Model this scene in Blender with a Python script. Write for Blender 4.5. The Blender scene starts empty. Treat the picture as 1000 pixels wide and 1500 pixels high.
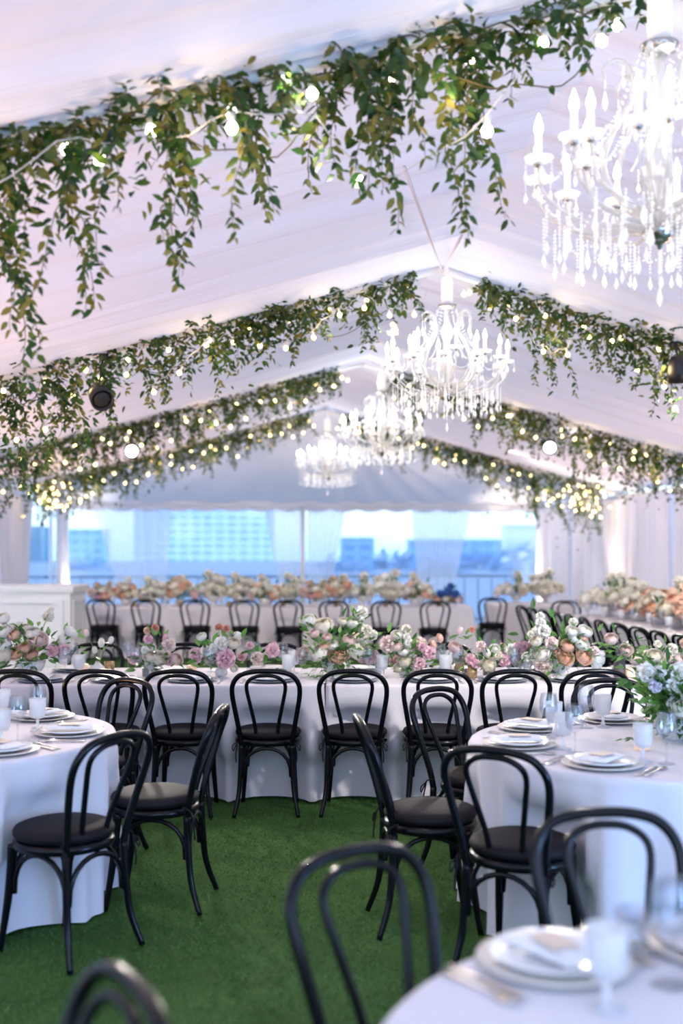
import bpy, math, random
from math import sin, cos, pi, sqrt, atan2, radians
from mathutils import Vector, Matrix, noise
R = random.Random(7)
SC = bpy.context.scene
COL = SC.collection
V = Vector
# ------------------------------------------------------------------ frame of reference
F, CX, HY, CH = 1650.0, 500.0, 805.0, 1.62        # focal length in pixels of 1000x1500, centre column, horizon row, eye height
def W(x, y, z):                                    # where the ray of a photo point meets height z
    s = (HY - y) / (z - CH)
    return V(((x - CX) / s, F / s, z))
def D(x, y, Y):                                    # where it meets depth Y
    return V(((x - CX) * Y / F, Y, CH + (HY - y) * Y / F))
ORD = ['first', 'second', 'third', 'fourth', 'fifth', 'sixth', 'seventh', 'eighth', 'ninth', 'tenth', 'eleventh', 'twelfth', 'thirteenth', 'fourteenth']
# ------------------------------------------------------------------ materials
def new_mat(name):
    m = bpy.data.materials.new(name); m.use_nodes = True
    nt = m.node_tree; nt.nodes.clear()
    out = nt.nodes.new('ShaderNodeOutputMaterial')
    return m, nt, out
def pbr(name, col, rough=.5, metal=0, spec=.5, sheen=0, emit=None, es=0, bump=None, var=None, sss=0, trans=0, coat=0):
    m, nt, out = new_mat(name)
    p = nt.nodes.new('ShaderNodeBsdfPrincipled')
    p.inputs['Base Color'].default_value = (*col, 1)
    p.inputs['Roughness'].default_value = rough
    p.inputs['Metallic'].default_value = metal
    p.inputs['Specular IOR Level'].default_value = spec
    p.inputs['Sheen Weight'].default_value = sheen
    p.inputs['Coat Weight'].default_value = coat
    if emit: p.inputs['Emission Color'].default_value = (*emit, 1); p.inputs['Emission Strength'].default_value = es
    tc = nt.nodes.new('ShaderNodeTexCoord')
    if var:                                         # (scale, amount): mottled brightness
        n = nt.nodes.new('ShaderNodeTexNoise'); n.inputs['Scale'].default_value = var[0]; n.inputs['Detail'].default_value = 4
        nt.links.new(tc.outputs['Object'], n.inputs['Vector'])
        mx = nt.nodes.new('ShaderNodeMix'); mx.data_type = 'RGBA'
        mx.inputs['A'].default_value = (*[c * (1 - var[1]) for c in col], 1); mx.inputs['B'].default_value = (*[min(1, c * (1 + var[1])) for c in col], 1)
        nt.links.new(n.outputs['Fac'], mx.inputs['Factor']); nt.links.new(mx.outputs['Result'], p.inputs['Base Color'])
    if bump:
        n = nt.nodes.new('ShaderNodeTexNoise'); n.inputs['Scale'].default_value = bump[0]; n.inputs['Detail'].default_value = 5
        nt.links.new(tc.outputs['Object'], n.inputs['Vector'])
        b = nt.nodes.new('ShaderNodeBump'); b.inputs['Strength'].default_value = bump[1]; b.inputs['Distance'].default_value = bump[2]
        nt.links.new(n.outputs['Fac'], b.inputs['Height']); nt.links.new(b.outputs['Normal'], p.inputs['Normal'])
    if trans:
        t = nt.nodes.new('ShaderNodeBsdfTranslucent'); t.inputs['Color'].default_value = (*col, 1)
        mix = nt.nodes.new('ShaderNodeMixShader'); mix.inputs[0].default_value = trans
        nt.links.new(p.outputs[0], mix.inputs[1]); nt.links.new(t.outputs[0], mix.inputs[2]); nt.links.new(mix.outputs[0], out.inputs[0])
    else:
        nt.links.new(p.outputs[0], out.inputs[0])
    return m
def fabric(name, col, trans, clear=0, tcol=None, pleat=None):
    m, nt, out = new_mat(name)
    d = nt.nodes.new('ShaderNodeBsdfDiffuse'); d.inputs[0].default_value = (*col, 1)
    t = nt.nodes.new('ShaderNodeBsdfTranslucent'); t.inputs[0].default_value = (*(tcol or col), 1)
    mix = nt.nodes.new('ShaderNodeMixShader'); mix.inputs[0].default_value = trans
    nt.links.new(d.outputs[0], mix.inputs[1]); nt.links.new(t.outputs[0], mix.inputs[2])
    tc = nt.nodes.new('ShaderNodeTexCoord')
    n = nt.nodes.new('ShaderNodeTexNoise'); n.inputs['Scale'].default_value = 1; n.inputs['Detail'].default_value = 6; n.inputs['Roughness'].default_value = .65
    mp = nt.nodes.new('ShaderNodeMapping'); mp.inputs['Scale'].default_value = pleat or (9, 9, 9)
    nt.links.new(tc.outputs['UV' if pleat else 'Object'], mp.inputs[0]); nt.links.new(mp.outputs[0], n.inputs['Vector'])
    b = nt.nodes.new('ShaderNodeBump'); b.inputs['Strength'].default_value = .8; b.inputs['Distance'].default_value = .03
    nt.links.new(n.outputs['Fac'], b.inputs['Height'])
    nt.links.new(b.outputs[0], d.inputs['Normal']); nt.links.new(b.outputs[0], t.inputs['Normal'])
    last = mix
    if clear:
        tr = nt.nodes.new('ShaderNodeBsdfTransparent')
        mx = nt.nodes.new('ShaderNodeMixShader'); mx.inputs[0].default_value = clear
        nt.links.new(mix.outputs[0], mx.inputs[1]); nt.links.new(tr.outputs[0], mx.inputs[2]); last = mx
    nt.links.new(last.outputs[0], out.inputs[0])
    return m
def thin_glass(name, tint=(1, 1, 1), gloss=.25, rough=.02, frost=0, fcol=(.9, .92, .95), emit=0):
    m, nt, out = new_mat(name)
    tr = nt.nodes.new('ShaderNodeBsdfTransparent'); tr.inputs[0].default_value = (*tint, 1)
    g = nt.nodes.new('ShaderNodeBsdfGlossy'); g.inputs['Roughness'].default_value = rough
    lw = nt.nodes.new('ShaderNodeLayerWeight'); lw.inputs[0].default_value = .35
    mul = nt.nodes.new('ShaderNodeMath'); mul.operation = 'MULTIPLY_ADD'; mul.inputs[1].default_value = .35 * gloss + .12; mul.inputs[2].default_value = gloss * .12; mul.use_clamp = True
    nt.links.new(lw.outputs['Fresnel'], mul.inputs[0])
    mx = nt.nodes.new('ShaderNodeMixShader')
    nt.links.new(mul.outputs[0], mx.inputs[0]); nt.links.new(tr.outputs[0], mx.inputs[1]); nt.links.new(g.outputs[0], mx.inputs[2])
    last = mx
    if frost:
        d = nt.nodes.new('ShaderNodeBsdfTranslucent'); d.inputs[0].default_value = (*fcol, 1)
        d2 = nt.nodes.new('ShaderNodeBsdfDiffuse'); d2.inputs[0].default_value = (*fcol, 1)
        dm = nt.nodes.new('ShaderNodeMixShader'); nt.links.new(d.outputs[0], dm.inputs[1]); nt.links.new(d2.outputs[0], dm.inputs[2])
        m2 = nt.nodes.new('ShaderNodeMixShader'); m2.inputs[0].default_value = frost
        nt.links.new(mx.outputs[0], m2.inputs[1]); nt.links.new(dm.outputs[0], m2.inputs[2]); last = m2
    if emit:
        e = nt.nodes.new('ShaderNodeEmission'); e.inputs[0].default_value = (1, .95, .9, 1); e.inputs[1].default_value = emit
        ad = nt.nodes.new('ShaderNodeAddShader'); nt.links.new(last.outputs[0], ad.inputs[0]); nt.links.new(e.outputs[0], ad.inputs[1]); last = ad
    nt.links.new(last.outputs[0], out.inputs[0])
    return m
def emis(name, col, st):
    m, nt, out = new_mat(name)
    e = nt.nodes.new('ShaderNodeEmission'); e.inputs[0].default_value = (*col, 1); e.inputs[1].default_value = st
    nt.links.new(e.outputs[0], out.inputs[0]); return m
def leaf_mat(name, cols, trans=.3):
    m, nt, out = new_mat(name)
    geo = nt.nodes.new('ShaderNodeNewGeometry'); cr = nt.nodes.new('ShaderNodeValToRGB')
    els = cr.color_ramp.elements
    while len(els) < len(cols): els.new(.5)
    for i, c in enumerate(cols): els[i].position = i / (len(cols) - 1); els[i].color = (*c, 1)
    nt.links.new(geo.outputs['Random Per Island'], cr.inputs[0])
    p = nt.nodes.new('ShaderNodeBsdfPrincipled'); p.inputs['Roughness'].default_value = .42; p.inputs['Specular IOR Level'].default_value = .5
    t = nt.nodes.new('ShaderNodeBsdfTranslucent')
    hs = nt.nodes.new('ShaderNodeHueSaturation'); hs.inputs['Value'].default_value = 2.2; hs.inputs['Saturation'].default_value = 1.1
    nt.links.new(cr.outputs[0], p.inputs['Base Color']); nt.links.new(cr.outputs[0], hs.inputs['Color']); nt.links.new(hs.outputs[0], t.inputs[0])
    mx = nt.nodes.new('ShaderNodeMixShader'); mx.inputs[0].default_value = trans
    nt.links.new(p.outputs[0], mx.inputs[1]); nt.links.new(t.outputs[0], mx.inputs[2]); nt.links.new(mx.outputs[0], out.inputs[0])
    return m
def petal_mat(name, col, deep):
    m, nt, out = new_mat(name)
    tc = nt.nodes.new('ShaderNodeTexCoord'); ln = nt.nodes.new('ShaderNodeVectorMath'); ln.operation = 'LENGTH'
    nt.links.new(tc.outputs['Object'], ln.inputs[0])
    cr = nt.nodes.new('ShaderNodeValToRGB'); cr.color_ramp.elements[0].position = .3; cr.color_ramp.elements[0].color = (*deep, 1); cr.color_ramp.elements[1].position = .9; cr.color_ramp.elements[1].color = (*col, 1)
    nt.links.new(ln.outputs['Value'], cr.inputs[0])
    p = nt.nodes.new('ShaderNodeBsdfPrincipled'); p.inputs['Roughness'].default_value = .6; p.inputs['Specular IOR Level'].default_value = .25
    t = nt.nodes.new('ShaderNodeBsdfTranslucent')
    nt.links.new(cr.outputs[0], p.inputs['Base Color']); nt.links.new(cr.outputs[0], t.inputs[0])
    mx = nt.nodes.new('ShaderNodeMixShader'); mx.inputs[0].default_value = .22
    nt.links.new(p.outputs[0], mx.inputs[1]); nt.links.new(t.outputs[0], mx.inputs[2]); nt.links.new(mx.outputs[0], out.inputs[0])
    return m
def turf_mat():
    m, nt, out = new_mat('artificial_turf')
    tc = nt.nodes.new('ShaderNodeTexCoord')
    n = nt.nodes.new('ShaderNodeTexNoise'); n.inputs['Scale'].default_value = 2.2; n.inputs['Detail'].default_value = 8; n.inputs['Roughness'].default_value = .7
    n2 = nt.nodes.new('ShaderNodeTexNoise'); n2.inputs['Scale'].default_value = 60; n2.inputs['Detail'].default_value = 4
    nt.links.new(tc.outputs['Object'], n.inputs['Vector']); nt.links.new(tc.outputs['Object'], n2.inputs['Vector'])
    ad = nt.nodes.new('ShaderNodeMath'); ad.operation = 'MULTIPLY'; nt.links.new(n.outputs['Fac'], ad.inputs[0]); nt.links.new(n2.outputs['Fac'], ad.inputs[1])
    geo = nt.nodes.new('ShaderNodeNewGeometry')
    a2 = nt.nodes.new('ShaderNodeMath'); a2.operation = 'MULTIPLY_ADD'; a2.inputs[1].default_value = .22; nt.links.new(geo.outputs['Random Per Island'], a2.inputs[0]); nt.links.new(ad.outputs[0], a2.inputs[2])
    cr = nt.nodes.new('ShaderNodeValToRGB')
    e = cr.color_ramp.elements; e[0].position = .15; e[0].color = (.028, .090, .020, 1); e[1].position = .64; e[1].color = (.17, .30, .075, 1)
    k = e.new(.36); k.color = (.045, .135, .026, 1)
    nt.links.new(a2.outputs[0], cr.inputs[0])
    p = nt.nodes.new('ShaderNodeBsdfPrincipled'); p.inputs['Roughness'].default_value = .55; p.inputs['Specular IOR Level'].default_value = .3
    nt.links.new(cr.outputs[0], p.inputs['Base Color']); nt.links.new(p.outputs[0], out.inputs[0])
    return m
def facade_mat(name, wall, glass, sx, sz):
    m, nt, out = new_mat(name)
    tc = nt.nodes.new('ShaderNodeTexCoord'); mp = nt.nodes.new('ShaderNodeMapping')
    mp.inputs['Rotation'].default_value = (pi / 2, 0, 0)
    br = nt.nodes.new('ShaderNodeTexBrick'); br.offset = 0; br.inputs['Scale'].default_value = 1
    br.inputs['Brick Width'].default_value = sx; br.inputs['Row Height'].default_value = sz; br.inputs['Mortar Size'].default_value = min(sx, sz) * .22; br.inputs['Mortar Smooth'].default_value = 0
    br.inputs['Color1'].default_value = (*glass, 1); br.inputs['Color2'].default_value = (*[c * .7 for c in glass], 1); br.inputs['Mortar'].default_value = (*wall, 1)
    nt.links.new(tc.outputs['Object'], mp.inputs[0]); nt.links.new(mp.outputs[0], br.inputs['Vector'])
    p = nt.nodes.new('ShaderNodeBsdfPrincipled'); p.inputs['Roughness'].default_value = .4
    nt.links.new(br.outputs[0], p.inputs['Base Color']); nt.links.new(p.outputs[0], out.inputs[0])
    return m
M = {}
M['black'] = pbr('black_lacquered_wood', (.0035, .0038, .0055), .24, spec=.22, var=(18, .4))
M['cushion'] = pbr('black_cushion_fabric', (.008, .0062, .009), .7, spec=.2, sheen=0, bump=(60, .3, .004))
M['cloth'] = pbr('white_linen', (.70, .66, .70), .85, spec=.15, sheen=.2, bump=(14, .25, .01))
M['ceil'] = fabric('tent_ceiling_silk', (.86, .83, .85), .20, tcol=(.84, .78, .80), pleat=(70, 1.2, 1))
M['hip'] = fabric('tent_end_silk', (.80, .76, .79), .16, pleat=(60, 1.0, 1))
M['drape'] = fabric('white_drape', (.88, .84, .87), .30, pleat=(30, 1, 1))
M['sheer'] = fabric('sheer_drape', (.90, .92, .96), .5, clear=.42, pleat=(30, 1, 1))
M['wallv'] = fabric('tent_wall_vinyl', (.88, .86, .90), .5)
M['pole'] = pbr('white_wrapped_pole', (.85, .82, .80), .4)
M['vinyl'] = thin_glass('clear_vinyl', (.90, .96, 1), .15, .12, frost=.28, fcol=(.62, .84, 1))
M['turf'] = turf_mat()
M['turfbase'] = pbr('turf_base', (.055, .120, .030), .9, spec=.1, var=(3, .45), bump=(250, .6, .01))
M['leaf'] = leaf_mat('smilax_leaf', [(.010, .034, .010), (.024, .068, .013), (.042, .088, .015), (.075, .11, .018), (.16, .14, .03)], .36)
M['leafg'] = leaf_mat('bouquet_leaf', [(.02, .07, .02), (.05, .14, .03), (.10, .24, .05), (.15, .26, .09)], .34)
M['stem'] = pbr('vine_stem', (.10, .075, .035), .7, var=(30, .4))
M['gstem'] = pbr('flower_stem', (.14, .26, .06), .6, var=(30, .3))
M['bulb'] = emis('warm_bulb_glow', (1, .74, .30), 9)
M['bulbw'] = emis('white_bulb_glow', (1, .93, .80), 8)
M['flame'] = emis('candle_bulb_glow', (1, .93, .82), 14)
M['socket'] = pbr('white_bulb_socket', (.75, .72, .68), .45, var=(20, .1))
M['cordw'] = pbr('string_cord', (.70, .66, .60), .6, var=(20, .1))
M['crystal'] = thin_glass('cut_crystal', (.97, .97, 1), 1.2, .05, frost=.3, fcol=(1, .99, .97), emit=.22)  # faint emission paints in the sparkle the crystals take from the bulbs
M['glassarm'] = thin_glass('glass_arm', (.90, .88, .84), 1.3, .08, frost=.25, fcol=(.95, .92, .88), emit=.05)  # slight emission so the arms look lit; they are no light source
M['candle'] = pbr('ivory_candle_sleeve', (.92, .89, .84), .5, emit=(1, .93, .85), es=.25)  # sleeve glow is put into the material, only the flame bulb is a source
M['chrome'] = pbr('aged_silver', (.55, .52, .47), .25, metal=1, var=(20, .2))
M['steel'] = pbr('polished_cutlery', (.80, .76, .70), .18, metal=1, var=(30, .08))
M['plate'] = pbr('white_porcelain', (.86, .86, .88), .18, spec=.6, var=(8, .03))
M['charger'] = pbr('grey_stoneware', (.20, .22, .27), .4, var=(25, .15))
M['chargerw'] = pbr('pale_gold_rim_charger', (.66, .60, .55), .3, var=(25, .1))
M['napkin'] = pbr('white_napkin', (.82, .82, .86), .9, sheen=.2, bump=(120, .15, .003))
M['card'] = pbr('blush_menu_card', (.72, .58, .48), .7, var=(40, .05))
M['glass'] = thin_glass('clear_glass', (.96, .98, 1), .5, .01)
M['frost'] = thin_glass('frosted_glass', (.97, .98, 1), .4, .15, frost=.55)
M['ceramic'] = pbr('white_ceramic', (.80, .78, .78), .35, var=(12, .05))
M['matte'] = pbr('matte_white_ceramic', (.82, .77, .75), .7, bump=(30, .2, .003))
M['cement'] = pbr('grey_cement', (.30, .30, .31), .85, var=(20, .25), bump=(60, .4, .004))
M['brown'] = pbr('taupe_bottle', (.10, .08, .08), .55, var=(20, .2))
M['amber'] = pbr('mercury_glass', (.42, .28, .14), .25, metal=.6, var=(60, .6))
M['glow'] = emis('votive_glow', (1, .55, .2), 5)
M['wax'] = pbr('wax_votive', (.82, .66, .50), .5, emit=(1, .6, .3), es=.25, var=(20, .06))
M['booth'] = pbr('white_painted_panel', (.82, .80, .80), .45, var=(6, .03))
M['can'] = pbr('black_lamp_housing', (.02, .018, .017), .45, var=(20, .3))
M['lens'] = emis('spot_lens', (1, .95, .85), 12)
M['deck'] = pbr('outside_paving', (.25, .32, .42), .8, var=(1, .2))
M['rail'] = pbr('blue_grey_railing', (.07, .12, .22), .5, var=(9, .2))
M['wood'] = pbr('plywood_table', (.45, .33, .2), .6, var=(8, .2))
PET = {}
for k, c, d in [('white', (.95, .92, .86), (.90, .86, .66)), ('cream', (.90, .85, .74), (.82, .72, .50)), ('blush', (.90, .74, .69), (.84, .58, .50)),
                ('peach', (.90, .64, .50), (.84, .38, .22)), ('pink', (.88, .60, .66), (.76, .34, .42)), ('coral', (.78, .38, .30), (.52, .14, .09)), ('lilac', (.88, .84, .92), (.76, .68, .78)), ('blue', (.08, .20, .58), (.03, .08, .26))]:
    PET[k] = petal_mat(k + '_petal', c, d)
# ------------------------------------------------------------------ mesh helpers
class MB:
    def __init__(s): s.v = []; s.f = []; s.uv = None
    def tube(s, pts, r, n=8, cap=True):
        k = len(pts); rr = r if isinstance(r, (list, tuple)) else [r] * k
        base = len(s.v); ref = None
        for i, p in enumerate(pts):
            a = pts[max(i - 1, 0)]; b = pts[min(i + 1, k - 1)]
            t = (V(b) - V(a)); t = t.normalized() if t.length > 1e-9 else V((0, 0, 1))
            if ref is None:
                ref = V((0, 0, 1)) if abs(t.z) < .9 else V((0, 1, 0))
            ref = (ref - t * ref.dot(t)); ref = ref.normalized() if ref.length > 1e-6 else t.orthogonal().normalized()
            bn = t.cross(ref)
            for j in range(n):
                an = 2 * pi * j / n
                s.v.append(V(p) + ref * (cos(an) * rr[i]) + bn * (sin(an) * rr[i]))
        for i in range(k - 1):
            for j in range(n):
                a = base + i * n + j; b = base + i * n + (j + 1) % n
                s.f.append((a, b, b + n, a + n))
        if cap:
            s.f.append(tuple(base + j for j in range(n))[::-1]); s.f.append(tuple(base + (k - 1) * n + j for j in range(n)))
        return s
    def lathe(s, prof, n=24, c=(0, 0, 0), sx=1, sy=1):
        base = len(s.v); c = V(c)
        for (r, z) in prof:
            for j in range(n):
                a = 2 * pi * j / n
                s.v.append(c + V((r * cos(a) * sx, r * sin(a) * sy, z)))
        for i in range(len(prof) - 1):
            for j in range(n):
                a = base + i * n + j; b = base + i * n + (j + 1) % n
                s.f.append((a, b, b + n, a + n))
        if prof[0][0] > 1e-6: s.f.append(tuple(base + j for j in range(n))[::-1])
        if prof[-1][0] > 1e-6: s.f.append(tuple(base + (len(prof) - 1) * n + j for j in range(n)))
        return s
    def open_lathe(s, prof, n=24, c=(0, 0, 0)):
        base = len(s.v); c = V(c)
        for (r, z) in prof:
            for j in range(n):
                a = 2 * pi * j / n; s.v.append(c + V((r * cos(a), r * sin(a), z)))
        for i in range(len(prof) - 1):
            for j in range(n):
                a = base + i * n + j; b = base + i * n + (j + 1) % n; s.f.append((a, b, b + n, a + n))
        return s
    def box(s, lo, hi, mat=None, bev=0):
        base = len(s.v); x0, y0, z0 = lo; x1, y1, z1 = hi
        for x, y, z in [(x0, y0, z0), (x1, y0, z0), (x1, y1, z0), (x0, y1, z0), (x0, y0, z1), (x1, y0, z1), (x1, y1, z1), (x0, y1, z1)]:
            p = V((x, y, z)); s.v.append(mat @ p if mat else p)
        for f in [(0, 3, 2, 1), (4, 5, 6, 7), (0, 1, 5, 4), (1, 2, 6, 5), (2, 3, 7, 6), (3, 0, 4, 7)]: s.f.append(tuple(base + i for i in f))
        return s
    def leaf(s, p, d, up, L, w, droop=.15):
        d = d.normalized(); side = d.cross(up)
        side = side.normalized() if side.length > 1e-4 else d.orthogonal().normalized()
        n = side.cross(d); b = len(s.v)
        q = lambda a, x, h: p + d * (L * a) + side * (w * x) + n * (L * h)
        s.v += [p, q(.28, .42, .05), q(.28, 0, -.02), q(.28, -.42, .05), q(.62, .40, .02 - droop * .5), q(.62, 0, -.05 - droop * .5), q(.62, -.40, .02 - droop * .5), q(1, 0, -droop * 1.4)]
        s.f += [(b, b + 1, b + 2), (b, b + 2, b + 3), (b + 1, b + 4, b + 5, b + 2), (b + 2, b + 5, b + 6, b + 3), (b + 4, b + 7, b + 5), (b + 5, b + 7, b + 6)]
    def grid(s, fn, nu, nv, wrap=False):
        b = len(s.v)
        for i in range(nu + 1):
            for j in range(nv + 1): s.v.append(V(fn(i / nu, j / nv)))
        uv = {}
        for i in range(nu):
            for j in range(nv):
                a = b + i * (nv + 1) + j; s.f.append((a, a + 1, a + nv + 2, a + nv + 1))
        if s.uv is None: s.uv = []
        s.uv += [(i / nu, j / nv) for i in range(nu + 1) for j in range(nv + 1)]
        return s
    def mesh(s, name, m, smooth=True):
        me = bpy.data.meshes.new(name); me.from_pydata([tuple(v) for v in s.v], [], s.f)
        if m: me.materials.append(m)
        if smooth: me.polygons.foreach_set('use_smooth', [True] * len(me.polygons))
        if s.uv and len(s.uv) == len(s.v):
            lay = me.uv_layers.new(name='UVMap'); idx = [0] * len(me.loops); me.loops.foreach_get('vertex_index', idx)
            flat = []
            for i in idx: flat += s.uv[i]
            lay.data.foreach_set('uv', flat)
        me.update(); return me
    def build(s, name, m, parent=None, smooth=True):
        return link(name, s.mesh(name, m, smooth), parent)
def link(name, me, parent=None, loc=None):
    o = bpy.data.objects.new(name, me); COL.objects.link(o)
    if parent is not None: o.parent = parent
    if loc is not None: o.location = loc
    return o
def tag(o, label, cat, group=None):
    o['label'] = label; o['category'] = cat
    if group: o['group'] = group
    return o
def struct(o, kind='structure'):
    o['kind'] = kind; return o
def thing(name, label, cat, loc=(0, 0, 0), rz=0, group=None):
    o = bpy.data.objects.new(name, None); COL.objects.link(o); o.location = loc; o.rotation_euler = (0, 0, rz); o.empty_display_size = .1
    return tag(o, label, cat, group)
KIDS = {}
def dup(root, loc, rz=0, label=None, group=None, scale=None):
    def cp(o, par):
        c = o.copy(); COL.objects.link(c); c.parent = par
        for ch in o.children: cp(ch, c)
        return c
    r = cp(root, None); r.location = loc; r.rotation_euler = (0, 0, rz)
    if scale: r.scale = (scale,) * 3
    if label: r['label'] = label
    if group: r['group'] = group
    return r
def spline(pts, n=6):
    P = [V(p) for p in pts]; out = []
    for i in range(len(P) - 1):
        p0 = P[max(i - 1, 0)]; p1 = P[i]; p2 = P[i + 1]; p3 = P[min(i + 2, len(P) - 1)]
        for k in range(n):
            t = k / n
            out.append(.5 * ((2 * p1) + (p2 - p0) * t + (2 * p0 - 5 * p1 + 4 * p2 - p3) * t * t + (3 * p1 - p0 - 3 * p2 + p3) * t ** 3))
    out.append(P[-1]); return out
def lerp(a, b, t): return a + (b - a) * t
def sstep(a, b, x):
    t = max(0, min(1, (x - a) / (b - a))); return t * t * (3 - 2 * t)
# ------------------------------------------------------------------ tent frame: u across (right +), t along the ridge, z up
TH = .114
AX = V((-sin(TH), cos(TH), 0)); RX = V((cos(TH), sin(TH), 0)); A1 = V((1.30, 4.44, 0))
BAY, HALF, ZE, ZR = 4.57, 5.0, 2.50, 3.85
def T(u, t, z): return A1 + RX * u + AX * t + V((0, 0, z))
def roof(u): return ZR - (ZR - ZE) * abs(u) / HALF
T4, T5 = 3 * BAY, 4 * BAY
def pleat(t, u):
    return .046 * sin(t * 9.3 + 1.3 * sin(t * 2.1) + u * .25) + .026 * sin(t * 23 + 2 * sin(t * 3.3) + u * .5) + .05 * noise.noise(V((t * 1.1, u * .3, 2)))
def build_tent():
    for side, sg in (('left', -1), ('right', 1)):
        for k in range(-1, 3):
            t0, t1 = k * BAY, (k + 1) * BAY
            def fn(a, b, t0=t0, t1=t1):
                u = b * HALF; t = lerp(t0, t1, a)
                e = sin(pi * a)
                z = roof(u) + .06 + pleat(t, u) * min(1, .35 + e) + .10 * e * (1 - .6 * b) - .05 * sin(pi * b)
                return T(sg * u, t, z)
            struct(MB().grid(fn, 110, 14).build('ceiling_' + side, M['ceil']))
        def fn2(a, b):                                                  # last bay: roof side up to the hip line
            b2 = b; t1 = lerp(T4, T5, b2)
            t = lerp(T4, t1, a); u = b2 * HALF
            return T(sg * u, t, roof(u) + .06 + pleat(t, u) * min(1, a * 5) * .8)
        struct(MB().grid(fn2, 60, 14).build('ceiling_' + side, M['ceil']))
    def fn3(a, b):                                                      # hipped end
        u = lerp(-HALF, HALF, a) * b; t = lerp(T4, T5, b)
        return T(u, t - .01, lerp(ZR, ZE, b) + .06 + .03 * sin(a * 70 + 3 * sin(a * 9)) * min(1, b * 2) + .04 * sin(pi * b) * sin(a * 12))
    struct(MB().grid(fn3, 150, 14).build('ceiling_back', M['hip']))
    # rafters, posts, ridge
    for k in range(4):
        for sg in (-1, 1):
            pts = [T(sg * u, k * BAY, roof(u)) for u in [i * HALF / 12 for i in range(13)]]
            struct(MB().tube(pts, .028, 10).build('rafter', M['pole']))
            if k > 0: struct(MB().tube([T(sg * 4.93, k * BAY, 0), T(sg * 4.93, k * BAY, ZE)], .035, 10).build('tent_post', M['pole']))
    for sg in (-1, 1):
        struct(MB().tube([T(sg * u, lerp(T4, T5, u / HALF), roof(u)) for u in (0, 1.2, 2.5, 3.8, 4.95)], .028, 8).build('rafter', M['pole']))
        struct(MB().tube([T(sg * 4.95, -BAY, ZE), T(sg * 4.95, T5, ZE)], .04, 8).build('eave_rail', M['pole']))
        struct(MB().tube([T(sg * 4.93, T5 - .05, 0), T(sg * 4.93, T5 - .05, ZE)], .035, 10).build('tent_post', M['pole']))
    struct(MB().tube([T(-4.95, T5, ZE), T(4.95, T5, ZE)], .04, 8).build('eave_rail', M['pole']))
    struct(MB().tube([T(0, T5 - .05, 0), T(0, T5 - .05, ZE)], .05, 10).build('tent_post', M['pole']))
    # white straps holding the second chandelier
    # walls
    struct(MB().grid(lambda a, b: T(5.06, lerp(-BAY * .2, T5, a), b * 2.5), 2, 2).build('wall_right', M['wallv']))
    struct(MB().grid(lambda a, b: T(-5.06, lerp(-BAY * .2, 15.1, a), b * 2.5), 2, 2).build('wall_left', M['wallv']))
    struct(MB().grid(lambda a, b: T(-5.06, lerp(15.1, T5, a), b * 2.5), 2, 2).build('window_1', M['vinyl']))
    for i, (u0, u1) in enumerate(((-5, 0), (0, 5))):
        w = struct(MB().grid(lambda a, b: T(lerp(u0, u1, a), T5 + .04, b * 2.45), 12, 2).build('window_%d' % (i + 2), M['vinyl']))
    def val(a, b):                                                      # scalloped valance
        u = lerp(-5, 5, a); drop = .22 + .05 * abs(sin(u * pi / .55))
        return T(u, T5 - .03 - .02 * sin(u * 9) * b, ZE + .14 - drop * b)
    struct(MB().grid(val, 220, 2).build('trim_1', M['hip']))
    struct(MB().box((-5, -.03, 0), (5, .03, .10), Matrix.Translation(T(0, T5 + .02, 0)) @ Matrix.Rotation(TH, 4, 'Z')).build('baseboard_back', M['pole'], smooth=False))
build_tent()
def drape(name, p0, p1, z0, z1, amp, folds, mat, label, gather=None, group=None):
    d = p1 - p0; L = d.length; dn = d.normalized(); nr = V((-dn.y, dn.x, 0)); nf = max(3, int(L * folds)); ph = R.random() * 6
    def fn(a, b):
        w = 1
        x = a
        if gather:                                                       # pulled in at the middle or side: (target 0..1, width at the tie, tie height 0..1)
            c, wt, tz = gather
            k = lerp(wt, 1, abs(b - tz) / max(tz, 1 - tz)) if True else 1
            x = c + (a - c) * k
        ad = amp * (.7 + .3 * sin(b * 3 + a * 9))
        off = ad * (sin(a * nf * 2 * pi + ph + .5 * sin(a * 7)) + .35 * sin(a * nf * 4.6 * pi + b * 1.2))
        return p0 + dn * (L * x) + nr * off + V((0, 0, lerp(z0, z1, b)))
    o = MB().grid(fn, nf * 10, 10).build(name, mat)
    return tag(o, label, 'curtain', group)
# right wall curtains, bay by bay
bays = ['beside the banquet seats', 'between the second and third rafters', 'between the third and fourth rafters', 'past the fourth rafter']
for k in range(1, 4):
    for h in range(2):
        t0 = k * BAY + h * BAY / 2 + .03; t1 = t0 + BAY / 2 - .06
        drape('curtain', T(4.82, t0, 0), T(4.82, t1, 0), .02, 2.44, .065, 5, M['drape'], 'white pleated curtain on the side wall ' + bays[k] + (', far half' if h else ', near half'), group='side wall curtains')
drape('curtain', T(-4.82, 12.2, 0), T(-4.82, 15.2, 0), .02, 2.44, .05, 3.5, M['drape'], 'white gathered curtain hanging behind the white booth', gather=(.5, .7, .4))
drape('curtain', T(-4.72, 17.3, 0), T(-4.55, T5 - .12, 0), .02, 2.44, .05, 6, M['drape'], 'narrow white curtain on the back corner post behind the booth', gather=(.4, .7, .8))
drape('curtain', T(-4.1, T5 - .12, 0), T(-2.6, T5 - .12, 0), .02, 2.42, .03, 5, M['sheer'], 'sheer white curtain on the back window nearest the booth', gather=(.8, .55, .25))
drape('curtain', T(-.75, T5 - .14, 0), T(-.05, T5 - .14, 0), .02, 2.42, .03, 7, M['sheer'], 'sheer curtain on the booth side of the central back post', gather=(1, .6, .3))
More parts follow.
